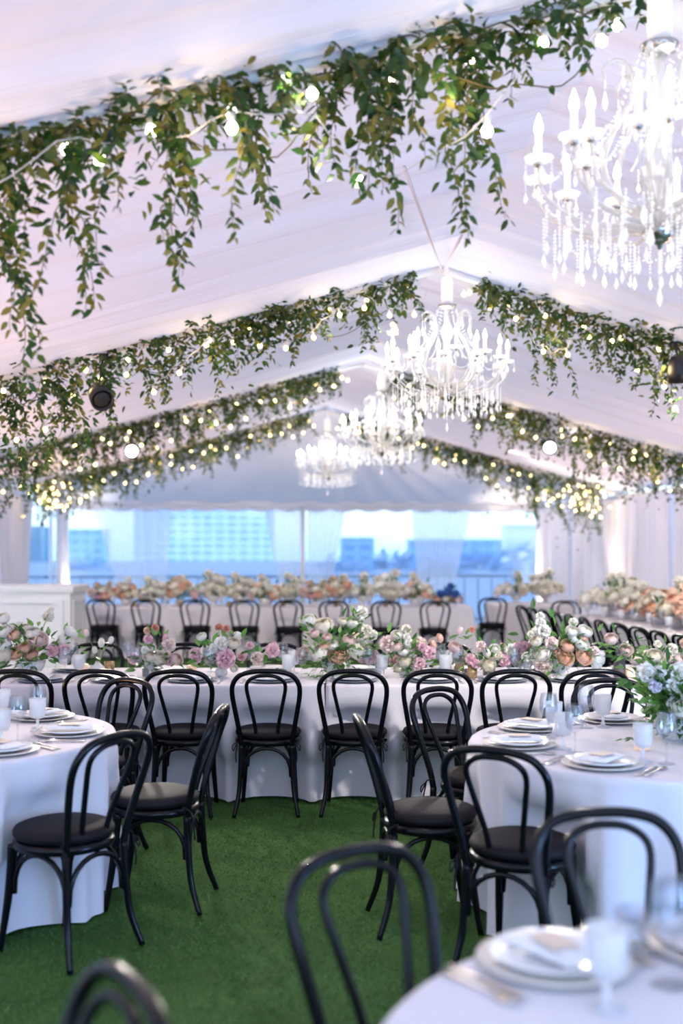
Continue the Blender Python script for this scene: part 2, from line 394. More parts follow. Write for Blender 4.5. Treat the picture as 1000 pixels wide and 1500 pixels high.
drape('curtain', T(.08, T5 - .14, 0), T(.85, T5 - .14, 0), .02, 2.42, .03, 7, M['sheer'], 'sheer curtain on the far side of the central back post from the booth', gather=(0, .6, .3))
drape('curtain', T(2.2, T5 - .12, 0), T(3.4, T5 - .12, 0), .02, 2.42, .03, 5, M['sheer'], 'sheer white curtain midway between central back post and corner', gather=(.3, .6, .3))
# ------------------------------------------------------------------ ground
def build_floor():
    mb = MB()
    n0, n1 = 40, 60
    b = 0
    for i in range(n0 + 1):
        for j in range(n1 + 1):
            mb.v.append(T(lerp(-5.1, 5.1, i / n0), lerp(-8, T5 + .1, j / n1), -.004))
    for i in range(n0):
        for j in range(n1):
            a = i * (n1 + 1) + j; mb.f.append((a, a + n1 + 1, a + n1 + 2, a + 1))
    def blade(x, y, h, w):
        a = R.random() * 2 * pi; l = R.uniform(.7, 2.2) * h; ba = R.random() * 2 * pi
        c = V((x, y, -.004)); s = V((cos(a), sin(a), 0)) * w
        k = len(mb.v); tip = c + V((cos(ba) * l, sin(ba) * l, h))
        mb.v += [c - s, c + s, tip]; mb.f.append((k, k + 1, k + 2))
    for i in range(110000):
        y = 2.3 + 5.2 * (R.random() ** 1.0); x = lerp(-2.0, 1.3, R.random())
        if y < 4.3 and not (-1.7 < x < .5): continue
        blade(x, y, R.uniform(.008, .016), .0018)
    for i in range(7000):
        blade(R.uniform(-4, 4), R.uniform(7.4, 10.5), R.uniform(.012, .02), .002)
    o = mb.build('floor', M['turf'], smooth=False); o.data.materials.append(M['turfbase'])
    o.data.polygons.foreach_set('material_index', [1 if len(f) == 4 else 0 for f in mb.f])
    return struct(o)
build_floor()
struct(MB().box((-80, -30, -.3), (80, 160, -.02)).build('outside_ground', M['deck'], smooth=False))
# ------------------------------------------------------------------ chair
def rect_ring(c): pass
def build_chair():
    t = thing('bentwood_chair', 'x', 'chair')
    op = [(.155, -.182, .42), (.163, -.195, .50), (.184, -.225, .62), (.203, -.262, .745), (.196, -.288, .815), (.155, -.306, .866), (.085, -.316, .888), (0, -.318, .893)]
    op = op + [(-x, y, z) for x, y, z in op[-2::-1]]
    MB().tube(spline(op, 5), .0155, 10).build('back_frame', M['black'], t)
    ip = [(.062, -.165, .44), (.072, -.186, .55), (.100, -.233, .69), (.117, -.267, .785), (.104, -.286, .83), (.058, -.297, .858), (0, -.300, .8645)]
    ip = ip + [(-x, y, z) for x, y, z in ip[-2::-1]]
    MB().tube(spline(ip, 5), .0118, 8).build('inner_hoop', M['black'], t)
    for sg in (-1, 1):
        MB().tube(spline([(sg * .155, -.182, .425), (sg * .158, -.188, .30), (sg * .168, -.205, .14), (sg * .195, -.25, 0)], 5), [.0165] * 6 + [.0165 - .0005 * i for i in range(10)], 10).build('leg', M['black'], t)
    for sg in (-1, 1):
        MB().tube(spline([(sg * .148, .135, .43), (sg * .150, .140, .36), (sg * .158, .155, .20), (sg * .172, .185, 0)], 5), [.021, .022, .022, .021, .020, .0195, .019, .0185, .018, .0175, .017, .016, .015, .014, .0135, .013], 10).build('leg', M['black'], t)
    MB().lathe([(0, .415), (.180, .415), (.200, .42), (.208, .436), (.203, .453), (.185, .458), (0, .458)], 32, sx=1, sy=.98).build('seat', M['black'], t)
    c = MB().lathe([(0, .459), (.17, .459), (.196, .464), (.205, .477), (.206, .487), (.198, .501), (.17, .511), (.09, .515), (0, .516)], 32, sx=1, sy=.98).build('cushion', M['cushion'], t)
    for sg in (-1, 1):
        MB().tube(spline([(sg * .165, -.165, .47), (sg * .185, -.20, .46), (sg * .178, -.215, .43), (sg * .185, -.222, .38), (sg * .182, -.225, .33)], 4), .004, 5).tube(spline([(sg * .18, -.21, .45), (sg * .205, -.22, .43), (sg * .20, -.225, .40), (sg * .182, -.215, .44)], 4), .0035, 5).build('tie', M['cushion'], c)
    def arch(a, b, z0, z1):
        a, b = V(a), V(b); pts = []
        for k in range(13):
            x = k / 12; q = lerp(a, b, .5 - .5 * cos(pi * x)); h = sin(pi * x) ** .75
            ins = .06 * (1 - abs(2 * x - 1))
            pts.append(V((q.x, q.y, z0 + (z1 - z0) * h)))
        return MB().tube(pts, .011, 8).build('arch_brace', M['black'], t)
    arch((-.147, -.19, 0), (.147, -.19, 0), .235, .408); arch((-.140, .150, 0), (.140, .150, 0), .235, .408)
    arch((-.150, -.175, 0), (-.146, .128, 0), .235, .408); arch((.150, -.175, 0), (.146, .128, 0), .235, .408)
    return t
CHAIR = build_chair(); CH_USED = [False]; CHAIRS = []
def chair(x, y, f, label, group):
    rz = atan2(f[1], f[0]) - pi / 2
    CHAIRS.append((x, y))
    if not CH_USED[0]:
        CH_USED[0] = True; CHAIR.location = (x, y, 0); CHAIR.rotation_euler = (0, 0, rz); CHAIR['label'] = label; CHAIR['group'] = group; return CHAIR
    return dup(CHAIR, (x, y, 0), rz, label, group)
# chairs of the near long table
G1 = 'chairs along the near side of the long table'
NX = [25, 141, 261, 388, 520, 644, 757, 870]
NEAR = []
for i, px in enumerate(NX):
    Y = 7.05; X = (px - CX) * 6.74 / F
    tilt = [.03, -.02, .02, -.01, .05, .04, 0, -.05][i]
    NEAR.append(X)
    chair(X, Y, (tilt, 1), 'black bentwood chair on the near side of the long table, %s from the left' % ORD[i], G1)
G2 = 'chairs across the long table'
for i, px in enumerate([141, 270, 402, 520, 650, 770, 890]):
    chair((px - CX) * 8.62 / F, 8.34, (R.uniform(-.06, .06), -1), 'black bentwood chair across the long table, back to far row, %s from the left' % ORD[i], G2)
# round tables
RT = {'L': (-1.90, 5.20, .84), 'R': (1.41, 4.98, .84), 'F': (.87, 1.78, .84)}
G3 = 'chairs at the booth-side round table'
chair(-1.13, 4.59, (-.83, .56), 'black bentwood chair nearest us at the round table below the white booth, seat turned left', G3)
chair(-.86, 5.20, (-.99, .08), 'black bentwood chair seen side-on with thin tilted back, beside the left round table', G3)
chair(-1.36, 6.02, (-.6, -.8), 'black bentwood chair half hidden behind the nearest chair at the left round table', G3)
G4 = 'chairs at the round table with the white and green centrepiece'
chair(.385, 4.89, (.99, .10), 'black bentwood chair seen side-on, back edge toward the aisle, at the right round table', G4)
chair(.70, 5.64, (.7, -.714), 'black bentwood chair at the right round table, nearest the long table on the aisle side', G4)
chair(.70, 4.36, (.5, .866), 'black bentwood chair facing the right round table, wide brown-black cushion in view', G4)
chair(1.47, 5.95, (-.06, -1), 'black bentwood chair behind the glasses of the right round table, only its arch showing', G4)
G5 = 'chairs at the nearest round table'
chair(.755, 2.80, (.1, -.99), 'blurred black bentwood chair behind the nearest round table, wide arch against blue-white cloth', G5)
chair(.215, 2.46, (.6, -.8), 'blurred black bentwood chair alone on the turf at the aisle side of nearest table', G5)
chair(-.62, 1.72, (-.85, -.5), 'strongly blurred brown-black chair arch peeking up at the bottom edge, on the turf', G5)
# far row
G6 = 'chairs at the far banquet table'
for i, px in enumerate([148, 214, 285, 357, 423, 490, 565, 636]):
    s = 101 + i * .6
    chair((px - CX) / s, F / s + .28, (R.uniform(-.05, .05), 1), 'blurred black bentwood chair before the far banquet table, %s from the booth' % ORD[i], G6)
chair(2.29, F / 98 + .3, (.1, 1), 'blurred black bentwood chair before the short table between far and side tables', G6)
FARB = []
for i in range(8):
    chair(lerp(-3.1, 1.7, i / 7) + R.uniform(-.1, .1), 18.1, (R.uniform(-.1, .1), -1), 'blurred dark chair behind the far table flowers, %s from the booth' % ORD[i], 'chairs behind the far banquet table')
# side row: along the tent axis
G7 = 'chairs along the long side table'
def side_pt(d, off): return V((2.62, 14.45, 0)) - AX * d + RX * off
for i in range(11):
    p = side_pt(i * .50 - .1, 0); a = R.uniform(-.12, .12)
    chair(p.x, p.y, (RX.x + a * AX.x, RX.y + a * AX.y), 'black bentwood chair pulled up to the long side table, %s from its far end' % ORD[i], G7)
p = side_pt(-.85, .75); chair(p.x - .1, p.y + .1, (-AX.x, -AX.y), 'black bentwood chair at the far head of the long side table', G7)
for i in range(5):
    p = side_pt(i * .62 - .1, 1.62); chair(p.x, p.y, (-RX.x, -RX.y), 'dark chair beyond the side table flowers against the white curtain, %s from the corner' % ORD[i], 'chairs on the curtain side of the side table')
# ------------------------------------------------------------------ tables and cloths
def table(name, lab, cat, c, w, d, rz, rnd=False):
    t = thing(name, lab, cat, (c[0], c[1], 0), rz)
    if rnd: MB().lathe([(0, .725), (w - .03, .725), (w - .02, .74), (w - .03, .751), (0, .751)], 40).build('tabletop', M['wood'], t)
    else: MB().box((-w / 2 + .03, -d / 2 + .03, .725), (w / 2 - .03, d / 2 - .03, .751)).build('tabletop', M['wood'], t, False)
    if rnd:
        MB().tube([(0, 0, .03), (0, 0, .73)], .05, 10).build('pedestal', M['chrome'], t); MB().lathe([(0, 0.005), (.3, .005), (.28, .02), (.05, .04), (0, .04)], 20).build('base', M['chrome'], t)
    else:
        for sx in (-1, 1):
            for sy in (-1, 1): MB().tube([(sx * (w / 2 - .35), sy * .08, .73), (sx * (w / 2 - .35), sy * .12, .005)], .015, 8).build('leg', M['chrome'], t)
    return t
def round_cloth(c, r, label, seed):
    cx, cy, = c; rr = random.Random(seed); ph = [rr.random() * 6 for _ in range(4)]
    near = [(x - cx, y - cy) for x, y in CHAIRS if (x - cx) ** 2 + (y - cy) ** 2 < (r + .45) ** 2]
    mb = MB(); n = 240
    rows = [.15, .4, .7, .9, .97]
    zs = [.757, .748, .73, .70, .66, .60, .54, .48, .42, .36, .30, .24, .18, .12, .06, .012]
    prof = []
    def rad(a, z):
        k = (.757 - z) / .745
        fl = (1 - 2 * abs(sin(a * 8 + ph[0] + .8 * sin(a * 3 + ph[1]))) ** .7) * .5 + sin(a * 29 + ph[2] + sin(a * 5)) * .2 + sin(a * 7 + ph[3]) * .25
        return r + (.004 + .055 * k ** 1.2) + fl * .085 * k ** .75
    mb.v.append(V((cx, cy, .762)))
    for q in rows + [.995]:
        for j in range(n):
            a = 2 * pi * j / n; mb.v.append(V((cx + q * r * cos(a), cy + q * r * sin(a), .762 if q < .99 else .7615)))
    for z in zs:
        for j in range(n):
            a = 2 * pi * j / n; q = rad(a, z) - (.006 if z > .75 else 0)
            if z < .70:
                b = sstep(.64, .54, z)
                for (x, y) in near:
                    d = sqrt(x * x + y * y); f = a - atan2(y, x); s = d * sin(f); Rr = .234 if z > .30 else .275
                    if cos(f) > 0 and abs(s) < Rr + .06:
                        lim = d * cos(f) - sqrt(max(0, Rr * Rr - s * s)) - .012
                        soft = sstep(Rr + .06, Rr, abs(s))
                        if q > lim: q = lerp(q, lim, b * soft)
            mb.v.append(V((cx + q * cos(a), cy + q * sin(a), z + (.012 * sin(a * 9 + ph[0]) if z < .05 else 0) * .5)))
    for j in range(n): mb.f.append((0, 1 + j, 1 + (j + 1) % n))
    for i in range(len(rows) + len(zs)):
        for j in range(n):
            a = 1 + i * n + j; b = 1 + i * n + (j + 1) % n; mb.f.append((a, a + n, b + n, b))
    o = mb.build('tablecloth', M['cloth']); return tag(o, label, 'tablecloth')
def rect_cloth(c, w, d, rz, label, seed, flare=.04, top=.762):
    rr = random.Random(seed); ph = [rr.random() * 6 for _ in range(4)]
    ca, sa = cos(rz), sin(rz)
    loc = lambda x, y: (c[0] + x * ca - y * sa, c[1] + x * sa + y * ca)
    inv = lambda x, y: ((x - c[0]) * ca + (y - c[1]) * sa, -(x - c[0]) * sa + (y - c[1]) * ca)
    near = [q for q in (inv(x, y) for x, y in CHAIRS) if abs(q[0]) < w / 2 + .5 and abs(q[1]) < d / 2 + .5]
    path = []                                                            # (x, y, nx, ny, corner)
    cr = .03
    def seg(x0, y0, x1, y1, nx, ny):
        L = sqrt((x1 - x0) ** 2 + (y1 - y0) ** 2); k = max(2, int(L / .03))
        for i in range(k):
            a = i / k; e = min(a, 1 - a) * L
            path.append((lerp(x0, x1, a), lerp(y0, y1, a), nx, ny, max(0, 1 - e / .25)))
    def cor(cx, cy, a0):
        for i in range(8):
            a = a0 + pi / 2 * i / 8; path.append((cx + cr * cos(a), cy + cr * sin(a), cos(a), sin(a), 1.0))
    X, Y = w / 2, d / 2
    seg(-X + cr, -Y, X - cr, -Y, 0, -1); cor(X - cr, -Y + cr, -pi / 2); seg(X, -Y + cr, X, Y - cr, 1, 0); cor(X - cr, Y - cr, 0)
    seg(X - cr, Y, -X + cr, Y, 0, 1); cor(-X + cr, Y - cr, pi / 2); seg(-X, Y - cr, -X, -Y + cr, -1, 0); cor(-X + cr, -Y + cr, pi)
    n = len(path); mb = MB()
    zs = [top - .004, top - .014, .73, .70, .65, .6, .55, .5, .45, .4, .34, .28, .22, .16, .10, .05, .015]
    for q in (.0, .5, .9, .985):
        for (x, y, nx, ny, co) in path:
            sx = x * q if abs(x) < X - .2 else math.copysign(max(abs(x) - (1 - q) * .6, abs(x) * q * .9), x)
            wx, wy = loc(x * q if q else x * .0, y * q); mb.v.append(V((wx, wy, top)))
    sacc = 0
    for z in zs:
        k = (top - z) / top; sacc = 0
        for i, (x, y, nx, ny, co) in enumerate(path):
            s = i * .03
            fo = (sin(s * 7 + ph[0] + sin(s * 2.3 + ph[1])) * .5 + sin(s * 17 + ph[2]) * .25) * .018 * (1 + 2.0 * co) * k ** .9
            off = .003 + flare * k ** 1.1 * (1 + .9 * co) + fo - (.004 if z > top - .008 else 0)
            off *= .4 if abs(nx) > .5 and w < 3 and d > .9 else 1
            px, py = x + nx * off, y + ny * off
            if z < .70:
                b = sstep(.64, .54, z); Rr = .232 if z > .3 else .275
                for (qx, qy) in near:
                    sy = math.copysign(1, qy)
                    if abs(qy) > Y - .3 and py * sy > 0 and abs(px - qx) < Rr + .05:
                        lim = qy - sy * (sqrt(max(0, Rr * Rr - (px - qx) ** 2)) + .012)
                        if (py - lim) * sy > 0: py = lerp(py, lim, b * sstep(Rr + .05, Rr - .005, abs(px - qx)))
                    if abs(nx) > .9 and qx * nx > X - .3 and abs(qy) < Y and abs(py - qy) < Rr + .05:
                        lim = qx - nx * (sqrt(max(0, Rr * Rr - (py - qy) ** 2)) + .012)
                        if (px - lim) * nx > 0: px = lerp(px, lim, b * sstep(Rr + .05, Rr - .005, abs(py - qy)))
            wx, wy = loc(px, py); mb.v.append(V((wx, wy, z)))
    for i in range(3 + len(zs)):
        for j in range(n):
            a = i * n + j; b = i * n + (j + 1) % n; mb.f.append((a, b, b + n, a + n))
    o = mb.build('tablecloth', M['cloth']); return tag(o, label, 'tablecloth')
EDGE = 7.15
LT = [(-4.2, -2.02), (-2.02 + .01, -.075), (-.06, 1.95)]
LT = [(-2.66, -.112), (-.098, 2.02)]
for i, (x0, x1) in enumerate(LT):
    cy = EDGE + .53 - (.03 if i == 0 else 0); c = ((x0 + x1) / 2, cy)
    table('banquet_table', ['rectangular banquet table under the near half of white cloth by the booth side', 'rectangular banquet table under white cloth on the right half of the long run'][i], 'table', c, x1 - x0, 1.06, 0)
    rect_cloth(c, x1 - x0, 1.06, 0, ['floor-length white tablecloth on the long table, half nearer the booth', 'floor-length white tablecloth on the long table, half nearer the side curtains'][i], 5 + i)
RL = {'L': 'round table under white cloth in front of the booth', 'R': 'round table under bluish white cloth with a white and green centrepiece', 'F': 'blurred round table nearest us with place settings'}
RC = {'L': 'floor-length white round tablecloth with deep folds, below the booth', 'R': 'floor-length bluish white round tablecloth under the white and green centrepiece', 'F': 'blurred white tablecloth on the round table nearest us'}
for k, (x, y, r) in RT.items():
    table('round_table', RL[k], 'table', (x, y), r, r, 0, True); round_cloth((x, y), r, RC[k], ord(k))
fc = ((125 - CX) / 99 - .2, (697 - CX) / 101)
table('banquet_table', 'far banquet table under white cloth before the back windows', 'table', ((fc[0] + fc[1]) / 2, 17.28), fc[1] - fc[0], 1.1, 0)
rect_cloth(((fc[0] + fc[1]) / 2, 17.28), fc[1] - fc[0], 1.1, 0, 'blurred white tablecloth on the far banquet table before the windows', 11)
table('banquet_table', 'short table under white cloth between the far table and side table', 'table', (2.98, 18.05), 1.2, 1.0, 0)
rect_cloth((2.98, 18.05), 1.25, 1.0, 0, 'blurred white tablecloth on the short table between far and side tables', 12)
SL = 5.9
sc_ = side_pt(SL / 2 - .5, .80)
table('banquet_table', 'long side table under pale cloth running along the curtained wall', 'table', (sc_.x, sc_.y), 1.0, SL, TH)
rect_cloth((sc_.x, sc_.y), 1.0, SL, TH, 'pale tablecloth on the long side table along the curtained wall', 13, .02)
# ------------------------------------------------------------------ tableware
def lathe_obj(name, prof, m, n=28, parent=None): return MB().lathe(prof, n).build(name, m, parent)
def hide_proto(o): pass
TW = {}
def ware(kind, make, label, cat, loc, rz=0, group=None, name=None):
    """first of a kind is built, later ones are copies sharing its meshes"""
    if kind not in TW:
        o = make(); TW[kind] = o; o.location = loc; o.rotation_euler = (0, 0, rz); return tag(o, label, cat, group)
    return dup(TW[kind], loc, rz, label, group)
def mk_charger(m): return lambda: lathe_obj('charger_plate', [(0, .002), (.10, .001), (.155, .010), (.162, .013), (.160, .016), (.12, .010), (.10, .007), (0, .007)], m, 40)
def mk_plate(): return lathe_obj('dinner_plate', [(0, .003), (.075, .001), (.085, .004), (.130, .016), (.136, .020), (.132, .022), (.09, .010), (.07, .008), (0, .008)], M['plate'], 40)
def mk_wine():
    e = bpy.data.objects.new('wine_glass', None); COL.objects.link(e)
    MB().open_lathe([(.030, .098), (.038, .115), (.042, .14), (.040, .17), (.034, .205), (.0335, .2055), (.0335, .203), (.039, .17), (.0405, .14), (.036, .116), (.02, .101), (0, .099)][::1], 24).open_lathe([(.030, .098), (.016, .090), (.006, .083), (0, .083)], 24).build('bowl', M['glass'], e)
    MB().lathe([(.004, .006), (.0036, .05), (.005, .084)], 10).build('stem', M['glass'], e)
    MB().lathe([(0, .0015), (.034, .0015), (.034, .003), (.010, .006), (.004, .009), (0, .009)], 24).build('foot', M['glass'], e)
    return e
def mk_goblet():
    e = bpy.data.objects.new('frosted_goblet', None); COL.objects.link(e)
    MB().open_lathe([(.006, .055), (.030, .063), (.037, .085), (.0385, .12), (.040, .155), (.038, .155), (.036, .12), (.034, .087), (.02, .068), (0, .064)], 24).build('bowl', M['frost'], e)
    MB().lathe([(0, .001), (.034, .001), (.034, .004), (.012, .010), (.006, .03), (.008, .045), (.006, .056), (0, .056)], 20).build('stem', M['frost'], e)
    return e
def mk_tumbler():
    e = bpy.data.objects.new('water_tumbler', None); COL.objects.link(e)
    MB().open_lathe([(0, .001), (.030, .001), (.032, .006), (.036, .10), (.0345, .10), (.031, .010), (0, .008)], 24).build('cup', M['glass'], e)
    MB().lathe([(0, .0095), (.0305, .0105), (.033, .068), (0, .068)], 24).build('water', M['glass'], e)
    return e
def mk_votive():
    e = bpy.data.objects.new('mercury_votive', None); COL.objects.link(e)
    MB().open_lathe([(0, .001), (.030, .001), (.034, .006), (.036, .085), (.033, .085), (.031, .012), (0, .012)], 20).build('cup', M['amber'], e)
    MB().lathe([(0, .013), (.030, .013), (.030, .045), (.006, .047), (0, .07)], 14).build('candle', M['glow'], e)
    return e
def mk_wax():
    e = bpy.data.objects.new('wax_candle', None); COL.objects.link(e)
    MB().lathe([(0, .001), (.030, .001), (.032, .004), (.032, .058), (.029, .064), (.012, .060), (0, .060)], 20).build('wax', M['wax'], e)
    MB().tube([(0, 0, .058), (.001, 0, .066), (.002, 0, .072)], .0012, 5).build('wick', M['can'], e)
    return e
def blade_mesh(mb, pts, w, th):
    """flat strip following pts (x along, z height), widths w"""
    b = len(mb.v)
    for (x, z), ww in zip(pts, w):
        mb.v += [V((x, -ww, z)), V((x, ww, z)), V((x, ww, z + th)), V((x, -ww, z + th))]
    for i in range(len(pts) - 1):
        for k in range(4):
            a = b + i * 4 + k; c = b + i * 4 + (k + 1) % 4; mb.f.append((a, c, c + 4, a + 4))
    mb.f += [(b, b + 3, b + 2, b + 1), tuple(b + 4 * (len(pts) - 1) + k for k in range(4))]
def mk_fork():
    mb = MB(); blade_mesh(mb, [(-.10, .002), (-.06, .003), (0, .004), (.045, .008), (.06, .007), (.07, .004)], [.009, .007, .003, .003, .010, .012], .002)
    for k in range(4): blade_mesh(mb, [(.068, .004), (.085, .003), (.105, .006)], [.002, .002, .001], .0015); [setattr(v, 'y', v.y + (k - 1.5) * .0065) for v in mb.v[-12:]]
    return mb.build('fork', M['steel'])
def mk_knife():
    mb = MB(); blade_mesh(mb, [(-.115, .002), (-.07, .002), (-.01, .002), (.0, .002), (.08, .002), (.11, .002)], [.008, .008, .006, .008, .009, .002], .0025)
    return mb.build('table_knife', M['steel'])
def mk_spoon():
    mb = MB(); blade_mesh(mb, [(-.10, .002), (-.05, .003), (.02, .004), (.05, .006), (.065, .004), (.085, .002), (.10, .003), (.11, .005)], [.008, .006, .003, .004, .014, .018, .014, .003], .002)
    return mb.build('spoon', M['steel'])
def mk_napkin():
    mb = MB()
    def fn(a, b): return ((a - .5) * .20, (b - .5) * .115, .004 + .010 * sin(pi * a) ** .3 * sin(pi * b) ** .3 + .003 * sin(b * 14 + a * 3))
    mb.grid(fn, 16, 14); mb.uv = None
    mb.box((-.098, -.055, .0005), (.098, .055, .006))
    return mb.build('folded_napkin', M['napkin'])
def mk_card(): return MB().box((-.048, -.032, 0), (.048, .032, .0015)).box((-.044, -.028, .0015), (.044, .028, .0019)).build('menu_card', M['card'], smooth=False)
ZT = .7635
def setting(x, y, ang, where, charger='charger', napkin=True, card=True, cutl=True, nf=2, gl=('wine', 'goblet'), grp='', gspread=1.0):
    """one place setting; ang is the direction from the diner toward the table's middle"""
    c, s = cos(ang), sin(ang)
    P = lambda fx, fy, z=ZT: (x + fy * c + fx * s, y + fy * s - fx * c, z)      # fx to the diner's right, fy away
    ware('charger' + charger, mk_charger(M[charger]), ('grey charger under the plate ' if charger == 'charger' else 'pale charger under the plate ') + where, 'charger', P(0, 0), ang, 'chargers ' + grp)
    ware('plate', mk_plate, 'round white dinner plate ' + where, 'plate', P(0, 0, ZT + .0085), ang, 'dinner plates ' + grp)
    z = ZT + .0185
    if napkin: ware('napkin', mk_napkin, 'folded white napkin ' + where, 'napkin', P(0, 0, ZT + .0305), ang + R.uniform(-.1, .1), 'napkins ' + grp)
    if card: ware('card', mk_card, 'small blush card ' + where, 'card', P(0, .0, ZT + .048), ang + R.uniform(-.3, .3), 'cards ' + grp)
    if cutl:
        for k in range(nf): ware('fork', mk_fork, ('outer' if k else 'inner') + ' fork ' + where if nf > 1 else 'silver fork ' + where, 'fork', P(-.185 - .028 * k, -.01), ang, 'forks ' + grp)
        ware('knife', mk_knife, 'silver knife ' + where, 'knife', P(.185, -.01), ang, 'knives ' + grp)
        if nf > 1: ware('spoon', mk_spoon, 'silver spoon ' + where, 'spoon', P(.216, -.01), ang, 'spoons ' + grp)
    for k, g in enumerate(gl):
        px = P((.10 + .09 * k) * gspread, .17 + .02 * k)
        if g == 'wine': ware('wine', mk_wine, 'clear wine glass ' + where, 'wine glass', px, R.random() * 6, 'wine glasses ' + grp)
        if g == 'goblet': ware('goblet', mk_goblet, 'frosted goblet ' + where, 'goblet', px, R.random() * 6, 'frosted goblets ' + grp)
# near long table settings
for i, X in enumerate(NEAR):
    w_ = 'before the %s near-side chair of the long table' % ORD[i]
    setting(X, 7.325, pi / 2, w_, nf=1, gl=('wine', 'goblet') if i not in (3, 5) else ('goblet', 'wine'), napkin=(i % 2 == 0), card=False, grp='on the near side of the long table')
FARX = [(px - CX) * 8.62 / F for px in [141, 270, 402, 520, 650, 770, 890]]
for i, X in enumerate(FARX):
    setting(X, 7.955, -pi / 2, 'at the %s far-side seat of the long table' % ORD[i], nf=1, gl=('goblet',) if i % 2 else ('wine',), napkin=False, card=False, cutl=False, grp='on the far side of the long table')
# round tables
def round_set(k, angs, where, glasses=('goblet', 'wine')):
    cx, cy, r = RT[k]
    for a, w_ in angs:
        a = radians(a); setting(cx + (r - .20) * cos(a), cy + (r - .20) * sin(a), a + pi, w_ + ' ' + where, 'chargerw', gl=glasses, grp=where)
round_set('R', [(142, 'at the far aisle seat'), (186, 'at the aisle seat'), (234, 'nearest the lone blurred chair'), (96, 'before the back chair arch'), (288, 'at the camera-side seat'), (50, 'at the curtain-side back seat')], 'on the right round table')
round_set('L', [(-44, 'at the nearest chair'), (2, 'at the side-on chair'), (53, 'at the back chair'), (-95, 'at the camera-side seat')], 'on the round table by the booth')
round_set('F', [(95, 'at the wide-arch chair'), (45, 'at the right back seat')], 'on the nearest table')
cx, cy, r = RT['F']; q_ = V((.44 - cx, 2.33 - cy)); setting(.44, 2.33, atan2(-q_.y, -q_.x), 'in front of the blurred goblet on the nearest table', 'chargerw', gl=(), grp='on the nearest table')
def stray(x, y, kind, lab, z=ZT):
    p = W(x, y, .7635); mk, cat = {'wine': (mk_wine, 'wine glass'), 'goblet': (mk_goblet, 'goblet'), 'tumbler': (mk_tumbler, 'tumbler'), 'votive': (mk_votive, 'candle holder'), 'wax': (mk_wax, 'candle')}[kind]
    ware(kind, mk, lab, cat, (p.x, p.y, ZT), R.random() * 6)
stray(888, 1478, 'goblet', 'big blurred frosted goblet on the nearest round table')
stray(990, 1440, 'wine', 'blurred wine glass beside the big goblet on the nearest table')
stray(925, 1400, 'tumbler', 'blurred water tumbler behind the big goblet on the nearest table')
stray(160, 987, 'votive', 'amber mercury votive beside the round white bud vase on the long table')
stray(672, 989, 'votive', 'amber mercury votive between bud vase and grey cup, slightly behind')
stray(691, 993, 'votive', 'larger-looking glowing mercury votive right beside the grey cup of flowers')
stray(123, 986, 'wax', 'beige wax candle left of the round white bud vase on the long table')
stray(281, 988, 'wax', 'beige wax candle between the cement cup and round white vase')
stray(923, 992, 'wax', 'beige wax candle beside the dark bottle vase on the long table')
for x, y, kd, lb in [(556, 990, 'tumbler', 'water tumbler left of the small white rose vase'), (767, 991, 'tumbler', 'water tumbler left of the footed white bowl of roses'), (309, 984, 'wine', 'wine glass standing behind the round white vase of pink blooms'), (188, 984, 'wine', 'wine glass between the white bud vase and cement cup'), (374, 983, 'wine', 'wine glass behind the low pink bud vase'), (627, 986, 'goblet', 'frosted goblet right of the small white rose vase'), (655, 986, 'goblet', 'frosted goblet in front of the glass bud vase'), (878, 986, 'goblet', 'frosted goblet left of the dark bottle vase'), (430, 986, 'goblet', 'frosted goblet left of the biggest white bouquet'), (414, 984, 'wine', 'wine glass second left of the biggest white bouquet'), (106, 985, 'wine', 'wine glass right of the white bowl of peach roses')]:
    stray(x, y, kd, lb)
p = W(945, 1095, .7635); stray(940, 1098, 'wax', 'lit beige candle beside the centrepiece of the right round table')
